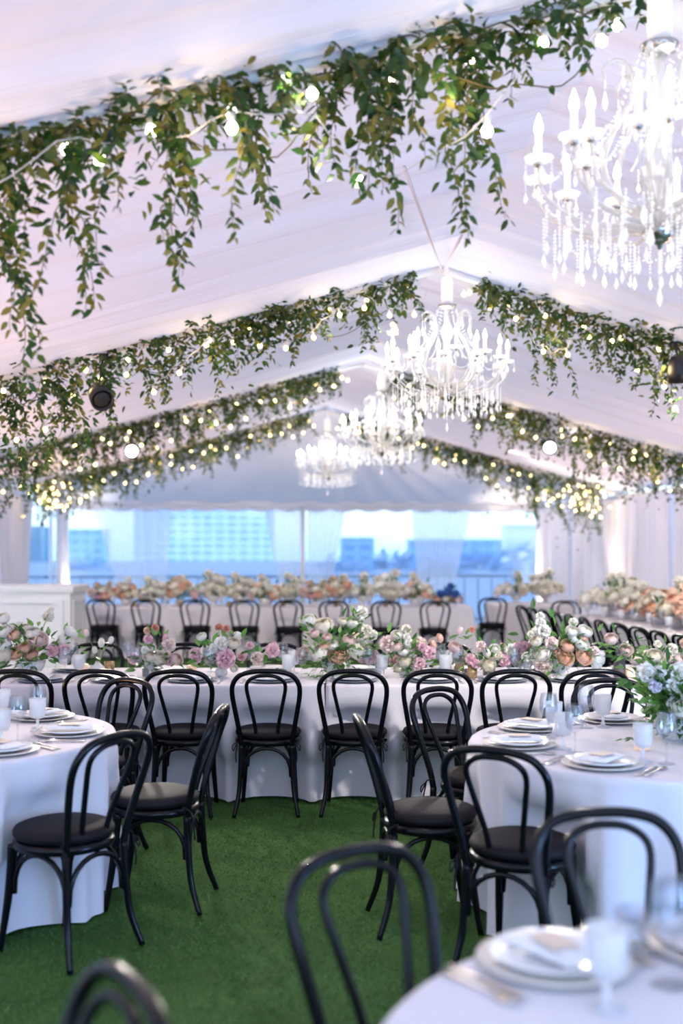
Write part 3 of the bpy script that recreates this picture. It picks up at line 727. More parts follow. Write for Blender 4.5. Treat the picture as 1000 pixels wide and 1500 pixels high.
# ------------------------------------------------------------------ flowers
def shell(mb, az, r, top, half, flare, rr, bottom=.35):
    """petal lying on a sphere of radius r, its upper edge ending at polar angle top from the crown"""
    b = len(mb.v); nu, nv = 5, 5; wob = rr.uniform(-.06, .06)
    for i in range(nu + 1):
        q = i / nu; ph = lerp(pi - bottom, top + wob, q)
        for j in range(nv + 1):
            e = (j / nv - .5) * 2; p2 = ph + .30 * e * e * q * q
            R_ = r * (1 + flare * q ** 4 + .04 * e * e) * (1 - .0 * q); a = az + e * half * (sin(pi * (.22 + .56 * q)) ** .8)
            mb.v.append(V((R_ * sin(p2) * cos(a), R_ * sin(p2) * sin(a), R_ * cos(p2) * .88)))
    for i in range(nu):
        for j in range(nv):
            a = b + i * (nv + 1) + j; mb.f.append((a, a + 1, a + nv + 2, a + nv + 1))
BL = {}
def bloom_mesh(kind, colour):
    key = (kind, colour)
    if key in BL: return BL[key]
    rr = random.Random(len(kind)); mb = MB()
    if kind == 'rose':
        for ring, (n, r, top, half, fl) in enumerate([(3, .34, .05, 1.3, 0), (3, .46, .35, 1.2, .04), (4, .58, .55, 1.0, .08), (4, .70, .80, 1.0, .12), (5, .82, 1.05, .85, .18), (6, .92, 1.35, .75, .22)]):
            for k in range(n): shell(mb, 2 * pi * k / n + ring * 1.1, r, top, half, fl, rr)
    elif kind == 'ranunculus':
        for ring, (n, r, top, half, fl) in enumerate([(4, .30, .05, 1.1, 0), (5, .42, .28, .9, 0), (6, .54, .45, .8, .02), (6, .65, .62, .8, .03), (7, .76, .82, .7, .04), (7, .87, 1.05, .7, .06), (8, .96, 1.3, .65, .10)]):
            for k in range(n): shell(mb, 2 * pi * k / n + ring * .7, r, top, half, fl, rr)
    elif kind == 'bud':
        for ring, (n, r, top, half, fl) in enumerate([(3, .40, .05, 1.3, 0), (3, .55, .15, 1.2, 0), (4, .66, .45, .9, .05)]):
            for k in range(n): shell(mb, 2 * pi * k / n + ring, r, top, half, fl, rr)
        for v in mb.v: v.z *= 1.7
    else:
        for q in range(11):
            a = q * 2.4; h = 1 - 1.7 * (q + .5) / 11; o = V((sqrt(max(0, 1 - h * h)) * cos(a) * .62, sqrt(max(0, 1 - h * h)) * sin(a) * .62, h * .62)); st = len(mb.v)
            for ring, (n, r, top, half, fl) in enumerate([(3, .20, .2, 1.1, .1), (5, .36, .75, .8, .35)]):
                for k in range(n): shell(mb, 2 * pi * k / n + ring + a, r, top, half, fl, rr)
            rot = V((0, 0, 1)).rotation_difference(o.normalized()).to_matrix()
            for i in range(st, len(mb.v)): mb.v[i] = rot @ mb.v[i] + o
    BL[key] = mb.mesh(kind, PET[colour]); return BL[key]
KN = {'r': 'rose', 'n': 'ranunculus', 'b': 'bud', 'f': 'frill'}
CN = {'w': 'white', 'c': 'cream', 'b': 'blush', 'p': 'peach', 'k': 'pink', 'o': 'coral', 'l': 'lilac', 'u': 'blue'}
NMF = {'rose': 'rose', 'ranunculus': 'ranunculus', 'bud': 'flower_bud', 'frill': 'blossom'}
def vase(kind, t, sc=1):
    if kind == 'bowl': return MB().lathe([(0, 0), (.045, 0), (.05, .008), (.075, .03), (.095, .07), (.100, .105), (.095, .105), (.088, .07), (0, .06)], 28).build('vase', M['ceramic'], t)
    if kind == 'footed': return MB().lathe([(0, 0), (.052, 0), (.054, .010), (.034, .028), (.032, .045), (.060, .062), (.088, .095), (.096, .135), (.091, .135), (.08, .10), (0, .09)], 28).build('vase', M['ceramic'], t)
    if kind == 'small': return MB().lathe([(0, 0), (.035, 0), (.042, .008), (.052, .05), (.055, .075), (.050, .075), (.045, .04), (0, .04)], 24).build('vase', M['ceramic'], t)
    if kind == 'cup': return MB().lathe([(0, 0), (.038, 0), (.040, .006), (.043, .075), (.039, .075), (.036, .05), (0, .05)], 24).build('vase', M['cement'], t)
    if kind == 'round': return MB().lathe([(0, 0), (.025, 0), (.045, .014), (.052, .04), (.045, .066), (.022, .084), (.015, .095), (.016, .102), (.011, .102), (.010, .085), (0, .08)], 24).build('vase', M['matte'], t)
    if kind == 'pebble': return MB().lathe([(0, 0), (.025, 0), (.042, .012), (.046, .032), (.034, .055), (.016, .066), (.011, .066), (0, .055)], 24).build('vase', M['matte'], t)
    if kind == 'glass': return MB().open_lathe([(0, .001), (.03, .001), (.045, .02), (.05, .05), (.035, .085), (.026, .115), (.03, .125), (.028, .125), (.024, .112), (.045, .05), (.028, .008), (0, .006)], 24).build('vase', M['glass'], t)
    if kind == 'bottle': return MB().lathe([(0, 0), (.036, 0), (.040, .005), (.040, .085), (.032, .105), (.014, .118), (.013, .142), (.016, .145), (.009, .145), (0, .12)], 24).build('vase', M['brown'], t)
VH = {'bowl': .10, 'footed': .13, 'small': .07, 'cup': .07, 'round': .10, 'pebble': .065, 'glass': .12, 'bottle': .145}
def arrangement(bx, by, blooms, vk, label, name='flower_arrangement', cat='flower arrangement', Y=None, leaves=60, spread=.13, back=4, seed=1, trail=0, group=None, loc=None, spx=None):
    """blooms: 'kind+colour', photo x, photo y, radius in photo pixels"""
    rr = random.Random(seed)
    base = loc or ((V(((bx - CX) * Y / F, Y, ZT))) if Y else W(bx, by, ZT))
    t = thing(name, label, cat, base, 0, group)
    vase(vk, t)
    s = spx or F / base.y
    mouth = V((0, 0, VH[vk])); pts = []
    for (kc, x, y, rp) in blooms:
        kind, colr = KN[kc[0]], CN[kc[1]]
        p = V(((x - bx) / s, 0, (HY - y) / s + CH - base.z)) if not spx else V((x / s, 0, y / s))
        q = p - mouth
        e = sqrt(max(0, 1 - (q.x / (spread * 1.9)) ** 2)) if abs(q.x) < spread * 1.9 else 0
        p.y = -e * spread * .75 * (1 - sstep(.12, .35, q.z)) + rr.uniform(-.02, .02)
        p.z = max(p.z, rp / s * 1.24 + .012)
        pts.append((p, rp / s, kind, colr))
    for k in range(back):                                               # the side the photo does not show
        p, r_, kind, colr = pts[rr.randrange(len(pts))]
        pts.append((V((-p.x * .8, abs(p.y) + .05 + rr.uniform(0, .05), max(p.z * rr.uniform(.8, 1), r_ * 1.24 + .012))), r_, kind, colr))
    for (p, r_, kind, colr) in pts:
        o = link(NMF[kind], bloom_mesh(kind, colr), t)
        d = (p - mouth + V((0, 0, .05))).normalized() * 1.0 + V((0, -.55 if p.y < 0 else .3, .25)); d.normalize()
        if kind == 'bud': d = (p - mouth).normalized() + V((0, 0, .4))
        o.rotation_mode = 'QUATERNION'; o.rotation_quaternion = V((0, 0, 1)).rotation_difference(d.normalized()) @ V((0, 0, 1)).rotation_difference(V((.0, 0, 1)))
        o.location = p; o.scale = (r_ * 1.24,) * 3
        m0 = mouth * .75 + V((rr.uniform(-.006, .006), rr.uniform(-.006, .006), 0)); mid = lerp(m0, p, .55) + V((0, 0, .02)); bk = p - d * r_ * .3
        MB().tube(spline([m0, mid, bk], 5), .0022, 5).build('flower_stem', M['gstem'], t)
    mb = MB(); cen = sum((p for p, *_ in pts), V()) / len(pts)
    xs = [p.x for p, *_ in pts]; zs = [p.z for p, *_ in pts]
    for k in range(int(leaves * 1.35)):
        p, r_, *_ = pts[rr.randrange(len(pts))]
        a = lerp(mouth, p, rr.uniform(.35, 1.0)) + V((rr.gauss(0, .045), rr.gauss(.006, .035), rr.gauss(0, .03)))
        a.z = max(a.z, .055)
        d = (a - mouth).normalized() + V((rr.gauss(0, .5), rr.gauss(-.1, .5), rr.gauss(.1, .4)))
        d.normalize(); d.z = max(d.z, -.25)
        L = rr.uniform(.045, .085); mb.leaf(a, d, V((rr.gauss(0, .3), rr.gauss(-.5, .3), .8)), L, L * rr.uniform(.38, .55), rr.uniform(0, .3))
    for k in range(trail):                                               # sprigs that reach out or hang over the rim
        a = mouth + V((rr.uniform(-.06, .06), rr.uniform(-.08, -.03), 0)); dr = V((rr.uniform(-1, 1), rr.uniform(-.8, .1), rr.uniform(-.9, .9)))
        pl = [a + dr * (q * .05) + V((0, 0, .03 * q - .012 * q * q)) for q in range(6)]
        pl = [V((p.x, p.y, max(.02, p.z))) for p in pl]
        mb.tube(pl, .0013, 4)
        for q in range(1, 6):
            for sg in (-1, 1):
                d = V((sg * rr.uniform(.4, 1), rr.uniform(-.6, .3), rr.uniform(-.3, .5))) + dr * .7; L = rr.uniform(.03, .05); mb.leaf(pl[q], d, V((0, -.3, 1)), L, L * .38)
    for v in mb.v: v.z = max(v.z, .008)
    if mb.v: mb.build('foliage', M['leafg'], t)
    return t
YT = 7.62
arrangement(45, 985, [('nw', 5, 905, 9), ('rw', 9, 924, 10), ('np', 24, 928, 8), ('rw', 12, 943, 9), ('rc', 8, 957, 14), ('rp', 30, 954, 9), ('np', 43, 946, 8), ('np', 51, 956, 8), ('rb', 62, 934, 11), ('nw', 53, 925, 9), ('fw', 70, 903, 8), ('fw', 75, 892, 4), ('nc', 40, 918, 6), ('fk', 81, 951, 8), ('fk', 95, 950, 7), ('rw', -12, 935, 10), ('np', -8, 952, 9), ('nw', -25, 925, 9)], 'bowl', 'low white bowl of white and peach roses at the booth end of the long table', Y=7.66, leaves=150, trail=8, back=6, seed=1)
arrangement(143, 985, [('bb', 129, 926, 5), ('bw', 152, 940, 6), ('bw', 167, 936, 5), ('bw', 144, 950, 5)], 'round', 'round matte white bud vase with four pale tulip-like buds', 'bud_vase', 'bud vase', Y=7.60, leaves=4, back=0, seed=2)
arrangement(217, 989, [('fp', 218, 923, 5), ('fo', 228, 919, 5), ('fk', 220, 935, 6), ('bk', 244, 933, 5), ('fb', 249, 944, 9), ('rc', 237, 962, 10), ('nc', 226, 959, 8), ('fk', 250, 965, 8), ('nb', 261, 964, 8), ('fw', 216, 950, 5)], 'cup', 'grey cement cup of cream and pink flowers beside a wine glass', Y=7.60, leaves=45, back=3, seed=3)
arrangement(324, 990, [('nw', 297, 931, 6), ('fo', 332, 920, 5), ('nc', 344, 940, 8), ('fw', 326, 941, 9), ('fk', 332, 962, 13), ('fk', 288, 955, 7), ('fw', 303, 952, 7), ('nw', 344, 977, 5), ('fk', 290, 964, 6), ('fw', 316, 948, 7)], 'pebble', 'low round white vase of pink and white blooms with one tall coral sprig', Y=7.60, leaves=40, back=3, seed=4)
arrangement(385, 985, [('fb', 379, 963, 9), ('fk', 400, 951, 9), ('fk', 367, 944, 5)], 'pebble', 'pebble-shaped white bud vase holding pink blossoms left of the biggest bouquet', 'bud_vase', 'bud vase', Y=7.62, leaves=16, back=1, seed=5)
arrangement(492, 990, [('nw', 451, 908, 10), ('nc', 474, 915, 12), ('rb', 479, 932, 6), ('rb', 460, 926, 7), ('nw', 466, 954, 11), ('nw', 455, 955, 9), ('rp', 495, 957, 12), ('rw', 525, 949, 15), ('nb', 511, 936, 8), ('nw', 517, 912, 9), ('fw', 529, 898, 9), ('fc', 535, 924, 9), ('fk', 541, 960, 11), ('nc', 502, 909, 6), ('rp', 444, 955, 8), ('fk', 530, 962, 7), ('np', 475, 943, 6), ('fw', 545, 930, 7), ('nw', 487, 943, 7)], 'bowl', 'biggest bouquet, white and blush roses round one peach rose, green trailing leaves', Y=7.62, leaves=230, trail=16, back=8, seed=6)
arrangement(594, 992, [('fb', 567, 942, 11), ('nw', 580, 928, 7), ('fc', 594, 922, 7), ('nb', 579, 944, 7), ('nc', 591, 966, 8), ('nc', 582, 976, 6), ('fk', 612, 970, 8), ('nw', 589, 951, 7), ('fw', 597, 940, 6), ('fk', 627, 955, 9), ('fk', 616, 945, 6), ('fw', 594, 932, 5)], 'small', 'small white vase of cream and pink roses right of the biggest bouquet', Y=7.58, leaves=70, trail=5, back=3, seed=7)
arrangement(652, 988, [('bp', 642, 933, 6), ('bp', 633, 942, 6), ('nb', 664, 946, 8), ('bb', 672, 922, 5)], 'glass', 'clear glass bud vase with peach buds on bending stems', 'bud_vase', 'bud vase', Y=7.66, leaves=4, back=0, seed=8)
arrangement(716, 992, [('bw', 710, 954, 7), ('fb', 701, 945, 7), ('nc', 712, 971, 9), ('fk', 736, 966, 8), ('fk', 686, 963, 7), ('fc', 726, 958, 6), ('fo', 691, 922, 4), ('fk', 694, 970, 6), ('rw', 722, 948, 6)], 'cup', 'grey cement cup of cream and pink flowers between votives and footed bowl', Y=7.58, leaves=45, back=3, seed=9)
arrangement(753, 985, [('fk', 755, 948, 8), ('fw', 744, 950, 8), ('fk', 766, 947, 8), ('fb', 760, 958, 7), ('fl', 748, 962, 7)], 'glass', 'glass vase of pink sweet peas beside the footed white bowl', 'bud_vase', 'bud vase', Y=7.68, leaves=10, back=2, seed=10)
arrangement(820, 995, [('fw', 790, 903, 6), ('fw', 790, 912, 7), ('fw', 794, 924, 9), ('nc', 782, 937, 8), ('rw', 789, 955, 13), ('fb', 803, 941, 9), ('nw', 834, 923, 8), ('nw', 854, 923, 9), ('nw', 838, 932, 8), ('np', 828, 944, 9), ('nw', 848, 941, 9), ('rp', 823, 961, 10), ('rp', 851, 959, 11), ('fb', 792, 972, 12), ('np', 851, 932, 6), ('fb', 866, 953, 7), ('fc', 776, 929, 5), ('np', 811, 953, 6), ('fw', 770, 962, 7)], 'footed', 'footed white bowl of white and peach roses with one tall white spray', Y=7.50, leaves=160, trail=9, back=8, seed=11)
arrangement(907, 992, [('nb', 890, 934, 8), ('rb', 912, 950, 8)], 'bottle', 'dark taupe bottle vase with two blush roses', 'bud_vase', 'bud vase', Y=7.58, leaves=26, back=0, seed=12, trail=3)
arrangement(962, 990, [('nc', 952, 958, 9), ('nb', 973, 960, 8), ('fc', 978, 950, 8), ('fc', 958, 942, 5), ('nb', 990, 964, 8), ('fp', 998, 916 + 25, 7), ('nc', 965, 968, 7)], 'small', 'cream and blush flowers in a small vase at the curtain end of the long table', Y=7.66, leaves=50, back=3, seed=13)
# centrepieces of the round tables
arrangement(985, 1080, [('fw', 938, 982, 12), ('fw', 958, 985, 11), ('fw', 985, 985, 14), ('fw', 1010, 975, 14), ('nw', 1000, 1010, 15), ('rw', 985, 1030, 15), ('nw', 965, 1055, 12), ('fw', 975, 1000, 12), ('rw', 1030, 1000, 14), ('rc', 1040, 1030, 14), ('fl', 950, 1000, 9), ('nw', 1010, 1052, 12)], 'bowl', 'white and lilac bouquet with bright green leaves on the right round table', Y=5.10, leaves=420, trail=10, back=8, seed=14, spread=.16)
cx, cy, r_ = RT['L']
GEN = [('nw', -22, 44, 10), ('rp', -8, 36, 10), ('rc', 10, 40, 11), ('nw', 24, 46, 9), ('fk', -30, 30, 9), ('fb', 26, 30, 9), ('rw', 2, 55, 10), ('fw', -14, 62, 8), ('np', 14, 66, 7), ('fc', 34, 58, 7), ('nb', -34, 54, 7), ('fw', 4, 80, 6)]
arrangement(0, 0, GEN, 'bowl', 'white bowl of mixed roses in the middle of the booth-side round table', loc=V((cx, cy, ZT)), spx=200, leaves=120, trail=6, back=6, seed=15)
# far table, short table and side table
GA = [('nw', -26, 38, 11), ('rp', -10, 30, 11), ('nc', 8, 34, 12), ('rw', 26, 36, 11), ('fk', -38, 26, 10), ('fb', 40, 26, 10), ('rw', -2, 52, 11), ('fw', -18, 56, 9), ('np', 18, 52, 9), ('fw', 6, 70, 8)]
GB = [('fb', -24, 36, 12), ('nk', -6, 28, 10), ('np', 12, 32, 12), ('rc', 28, 36, 10), ('fw', -36, 44, 9), ('fp', 36, 44, 9), ('nw', 2, 46, 11), ('np', -14, 58, 8), ('fc', 20, 60, 8)]
GC = [('rw', -20, 40, 12), ('rw', 0, 48, 13), ('nw', 22, 42, 12), ('fc', -36, 34, 10), ('fw', 38, 36, 10), ('nc', -8, 30, 10), ('nw', 12, 64, 10), ('fw', -10, 72, 9), ('fw', 30, 58, 8)]
GP = [('np', -26, 38, 13), ('rp', -8, 46, 13), ('np', 14, 38, 13), ('fp', 30, 48, 11), ('rc', -36, 50, 10), ('np', 2, 62, 12), ('fp', 22, 66, 10), ('nc', -18, 66, 10), ('fp', 36, 30, 10)]
GU = [('fu', -20, 34, 10), ('fu', 0, 40, 11), ('fu', 20, 34, 10), ('np', -30, 22, 10), ('nb', 30, 22, 10), ('fu', 8, 54, 9), ('nw', -6, 24, 9)]
protos = {}
def far_arr(kind, loc, label, group):
    rec = {'A': GA, 'B': GB, 'C': GC, 'P': GP, 'U': GU}[kind]
    if kind not in protos:
        protos[kind] = arrangement(0, 0, rec, {'A': 'bowl', 'B': 'small', 'C': 'footed', 'P': 'bowl', 'U': 'cup'}[kind], label, loc=V(loc), spx=180, leaves=70 if kind != 'P' else 30, back=5, seed=ord(kind), group=group); return
    dup(protos[kind], loc, R.uniform(0, 6.28), label, group, scale=R.uniform(1.1, 1.3))
ft = [('B', 150), ('A', 185), ('C', 222), ('B', 262), ('C', 312), ('C', 350), ('A', 388), ('C', 425), ('B', 462), ('B', 495), ('C', 530), ('C', 572), ('A', 610), ('U', 655)]
colw = {'A': 'white and peach', 'B': 'blush and pink', 'C': 'white and cream', 'P': 'peach', 'U': 'dark blue and peach'}
for i, (k, px) in enumerate(ft):
    Y = 17.15 + R.uniform(-.2, .25); far_arr(k, ((px - CX) * Y / F, Y, ZT), 'blurred %s centrepiece on the far table, %s from the booth' % (colw[k], ORD[i]), 'centrepieces on the far banquet table')
for i in range(22):
    x = lerp(fc[0] + .3, fc[1] - .2, i / 21) + R.uniform(-.08, .08); Y = 16.88 + R.uniform(-.06, .06)
    ware(['wine', 'goblet', 'votive'][i % 3], None, 'small blurred %s on the far table edge, %s along from the booth' % (['wine glass', 'frosted goblet', 'mercury votive'][i % 3], ORD[i // 3]), ['wine glass', 'goblet', 'candle holder'][i % 3], (x, Y, ZT), 0, ['wine glasses', 'goblets', 'votives'][i % 3] + ' on the far table')
far_arr('C', (2.78, 17.95, ZT), 'blurred white bouquet on the short table, nearer the far table', 'bouquets on the short table')
far_arr('C', (3.28, 18.15, ZT), 'blurred white bouquet on the short table, nearer the curtained corner', 'bouquets on the short table')
st_ = [('C', .3), ('C', .85), ('A', 1.4), ('P', 1.95), ('A', 2.5), ('P', 3.0), ('P', 3.5), ('P', 4.0), ('P', 4.55), ('P', 5.1)]
for i, (k, d) in enumerate(st_):
    p = side_pt(d - .3, .82 + R.uniform(-.1, .1)); far_arr(k, (p.x, p.y, ZT), 'blurred %s bouquet on the side table, %s from its far end' % (colw[k], ORD[i]), 'bouquets on the side table')
for i in range(16):
    p = side_pt(i * .34 - .3, .50 + R.uniform(-.05, .05))
    ware(['wine', 'goblet'][i % 2], None, 'blurred %s on the aisle edge of the side table, %s from far end' % (['wine glass', 'frosted goblet'][i % 2], ORD[i // 2]), ['wine glass', 'goblet'][i % 2], (p.x, p.y, ZT), 0, ['wine glasses', 'goblets'][i % 2] + ' on the side table')

# ------------------------------------------------------------------ greenery and string lights on the rafters
def hang_len(k, sg, u, rr):
    if k == 0 and sg < 0:
        pts = [(0.05, .06), (.3, .15), (.5, .55), (.62, .45), (.83, .80), (1.0, .62), (1.15, .74), (1.4, .40), (1.7, .55), (1.95, .6), (2.2, .74), (2.4, .6), (2.6, .85), (3.0, .6), (5, .6)]
    elif k == 1 and sg > 0:
        pts = [(.25, .1), (.6, .35), (.9, .62), (1.3, .35), (1.5, .4), (1.9, .62), (2.3, .55), (5, .5)]
    elif k == 1:
        pts = [(.1, .1), (.3, .3), (.5, .35), (1.0, .30), (1.6, .42), (2.0, .34), (2.6, .55), (3.2, .75), (5, .6)]
    elif k == 3 and sg > 0:
        pts = [(.3, .2), (1.2, .55), (1.5, .3), (2.5, .45), (3.9, .85), (5, .6)]
    elif k == 2 and sg > 0:
        pts = [(.3, .3), (.6, .55), (1.0, .3), (2.5, .5), (4, .6), (5, .6)]
    else:
        pts = [(.2, .2), (.8, .3), (2, .42), (3.4, .5), (5, .6)]
    for (a, x), (b, y) in zip(pts, pts[1:]):
        if u <= b: return lerp(x, y, max(0, (u - a) / (b - a)))
    return pts[-1][1]
RN = ['nearest rafter', 'second rafter', 'third rafter', 'fourth rafter']
SN = {-1: 'toward the booth side', 1: 'toward the curtained side'}
def garland(k, sg):
    rr = random.Random(100 + k * 2 + sg)
    u0 = {0: .12, 1: .2, 2: .3, 3: .25}[k] if sg < 0 else .32
    u1 = 4.55 if k else (3.6 if sg < 0 else 1.6)
    c0 = T(sg * (u0 + u1) / 2, k * BAY, roof((u0 + u1) / 2))
    t = thing('hanging_garland', 'leafy smilax garland hanging along the %s, half %s' % (RN[k], SN[sg]), 'garland', c0, 0, 'greenery garlands on the rafters')
    loc = lambda u, dt, dz: T(sg * u, k * BAY + dt, roof(u) + dz) - c0
    main = [loc(lerp(u0, u1, i / 30), rr.gauss(0, .035), rr.gauss(-.02, .03)) for i in range(31)]
    m2 = [loc(lerp(u0 + .2, u1, i / 24), rr.gauss(0, .05), -.16 - .10 * sin(i * .8) + rr.gauss(-.02, .03)) for i in range(25)]
    mb = MB().tube(spline(main, 3), .0035, 5); mb.tube(spline(m2, 3), .003, 5); mb.build('main_vine', M['stem'], t)
    LF = 1.0
    mb = MB()
    n = int((u1 - u0) * (560 if k == 0 else 820))
    for i in range(n):
        u = rr.uniform(u0, u1)
        w = .45 + .55 * noise.noise(V((u * 2.2, k * 7.7, sg * 3))) * 1.6
        if rr.random() > w + .30 or (k == 0 and rr.random() > sstep(.1, .95, u) + .06): continue
        L = rr.uniform(.042, .076); hl = hang_len(k, sg, u, rr)
        dz = -abs(rr.gauss(0, .26 if k == 0 else .46)) * hl + (-.015 if k == 0 else .03) if rr.random() < .88 else rr.uniform(-.02, .07)
        p = loc(u, rr.gauss(0, .06), dz)
        d = V((rr.gauss(0, 1), rr.gauss(0, .8), rr.gauss(-.45, .7)))
        mb.leaf(p, d, V((rr.gauss(0, .6), rr.gauss(-.7, .6), .7)), L, L * rr.uniform(.45, .62), rr.uniform(0, .3))
    mb.build('foliage', M['leaf'], t)
    nv = min(95, int((u1 - u0) * (32 if k == 0 else 21)))
    for i in range(nv):
        u = u0 + (u1 - u0) * (i + rr.random()) / nv
        hl = hang_len(k, sg, u, rr)
        if k == 0 and u < .5 and rr.random() < .55: continue
        up = rr.random() < (.22 if k == 0 else .16 if k == 1 else .1) and u > .5
        L = rr.uniform(.20, .40) if up else hl * rr.uniform(.40, 1.2) + .05
        st = .029; ns = max(3, int(L / st)); p = loc(u, rr.gauss(0, .06), rr.uniform(-.05, .02) if k == 0 or up else rr.uniform(-.16, .02))
        d = (-AX * 1.0 + RX * rr.gauss(0, .35) + V((0, 0, .12))).normalized() if up else V((rr.gauss(0, .9), rr.gauss(0, .9), rr.uniform(-.6, .25))).normalized()
        pts = [p.copy()]
        for q in range(ns):
            g = V((0, 0, 0 if up else -.30))
            d = (d + g + V((rr.gauss(0, .22), rr.gauss(0, .22), rr.gauss(0, .1)))).normalized()
            p = p + d * st; p.z = min(p.z, roof(abs((p + c0 - A1).dot(RX))) + .035 - c0.z) if up else p.z; pts.append(p.copy())
        v = MB().tube(pts, [.0028 - .0016 * q / ns for q in range(ns + 1)], 4)
        vl = MB()
        dens = 1 if k == 0 else .9
        for q in range(0 if not up else 1, ns + 1):
            for s2 in (-1, 1):
                if rr.random() > .92 * dens: continue
                dd = pts[min(q + 1, ns)] - pts[max(q - 1, 0)]; dd.normalize()
                side = V((s2 * rr.uniform(.4, 1.1), rr.gauss(0, .6), rr.gauss(-.1, .35)))
                LL = rr.uniform(.046, .078) * (1 - .3 * q / ns)
                vl.leaf(pts[q] + V((rr.gauss(0, .008), rr.gauss(0, .008), 0)), dd * .55 + side, V((rr.gauss(0, .5), rr.gauss(-.9, .5), .5)), LL, LL * rr.uniform(.44, .6), rr.uniform(0, .35))
        o = v.build('trailing_vine', M['stem'], t)
        if vl.v: vl.build('leaves', M['leaf'], o)
for k in range(4):
    for sg in (-1, 1): garland(k, sg)
BULB = {}
def bulb_mesh(m, r):
    if (m, r) not in BULB:
        BULB[(m, r)] = (MB().lathe([(0, -2 * r), (r * .6, -1.8 * r), (r, -r), (r * .75, -.35 * r), (r * .45, 0), (0, 0)], 12).mesh('bulb', M[m]), MB().lathe([(0, -.004), (r * .5, -.004), (r * .5, .030), (r * .3, .036), (0, .036)], 10).mesh('socket', M['socket']))
    return BULB[(m, r)]
def lights(k, sg, which):
    rr = random.Random(300 + k * 4 + sg + which * 31)
    u0, u1 = (.10, 4.8) if k else (.05, 3.4 if sg < 0 else 1.6)
    c0 = T(sg * (u0 + u1) / 2, k * BAY, roof((u0 + u1) / 2))
    t = thing('string_light', ('glowing bulb string along the pole of the %s, half %s' if which == 0 else 'looping bulb string low in the leaves of the %s, half %s') % (RN[k], SN[sg]), 'string lights', c0, 0, 'string lights on the rafters')
    n = int((u1 - u0) / (.30 if which == 0 else (.17 if k > 1 else .20 if k == 1 else .42))); pts = []; bl = []
    for i in range(n * 6 + 1):
        q = i / (n * 6); u = lerp(u0, u1, q); hl = hang_len(k, sg, u, rr)
        if which == 0: p = T(sg * u, k * BAY + .035, roof(u) - .03 - .012 * abs(sin(q * n * pi)))
        else: p = T(sg * u, k * BAY + .06 * sin(q * 23 + k) - .05, roof(u) - .10 - hl * .52 * (.5 + .5 * sin(q * n * 1.3 + k * 2 + sg)) - .10 * noise.noise(V((q * n * 1.1, k, sg))) - .02 * sin(i * 1.7))
        pts.append(p - c0)
        if i % 6 == 3: bl.append(p - c0)
    MB().tube(pts, .003, 5).build('cord', M['cordw'], t)
    m, r = ('bulbw', .024) if k == 0 else ('bulb', .019)
    if k == 1 and which == 0: m = 'bulb'
    bm, sm = bulb_mesh(m, r)
    for p in bl:
        if which == 1 and k == 0 and rr.random() < .3: continue
        o = link('bulb', bm, t, p + V((0, 0, -.04))); o.rotation_euler = (rr.gauss(0, .2), rr.gauss(0, .2), 0)
        link('socket', sm, o)
for k in range(4):
    for sg in (-1, 1):
        for w_ in (0, 1): lights(k, sg, w_)
def bunch(sg, label):
    rr = random.Random(900 + sg); c0 = T(sg * 4.25, T4, roof(4.25))
    t = thing('string_light', label, 'string lights', c0, 0, 'bunched string lights')
    pts = [V((rr.gauss(0, .22), rr.uniform(-.25, -.05), rr.uniform(-.42, .02))) for _ in range(34)]
    sp = spline(pts, 4); MB().tube(sp, .0025, 4).build('cord', M['cordw'], t); bm, sm = bulb_mesh('bulb', .017)
    for p in pts:
        o = link('bulb', bm, t, p + V((0, 0, -.035))); link('socket', sm, o)
bunch(1, 'bright bunch of bulbs at the eave end of the fourth rafter, curtained side')
bunch(-1, 'bright bunch of bulbs at the eave end of the fourth rafter, booth side')
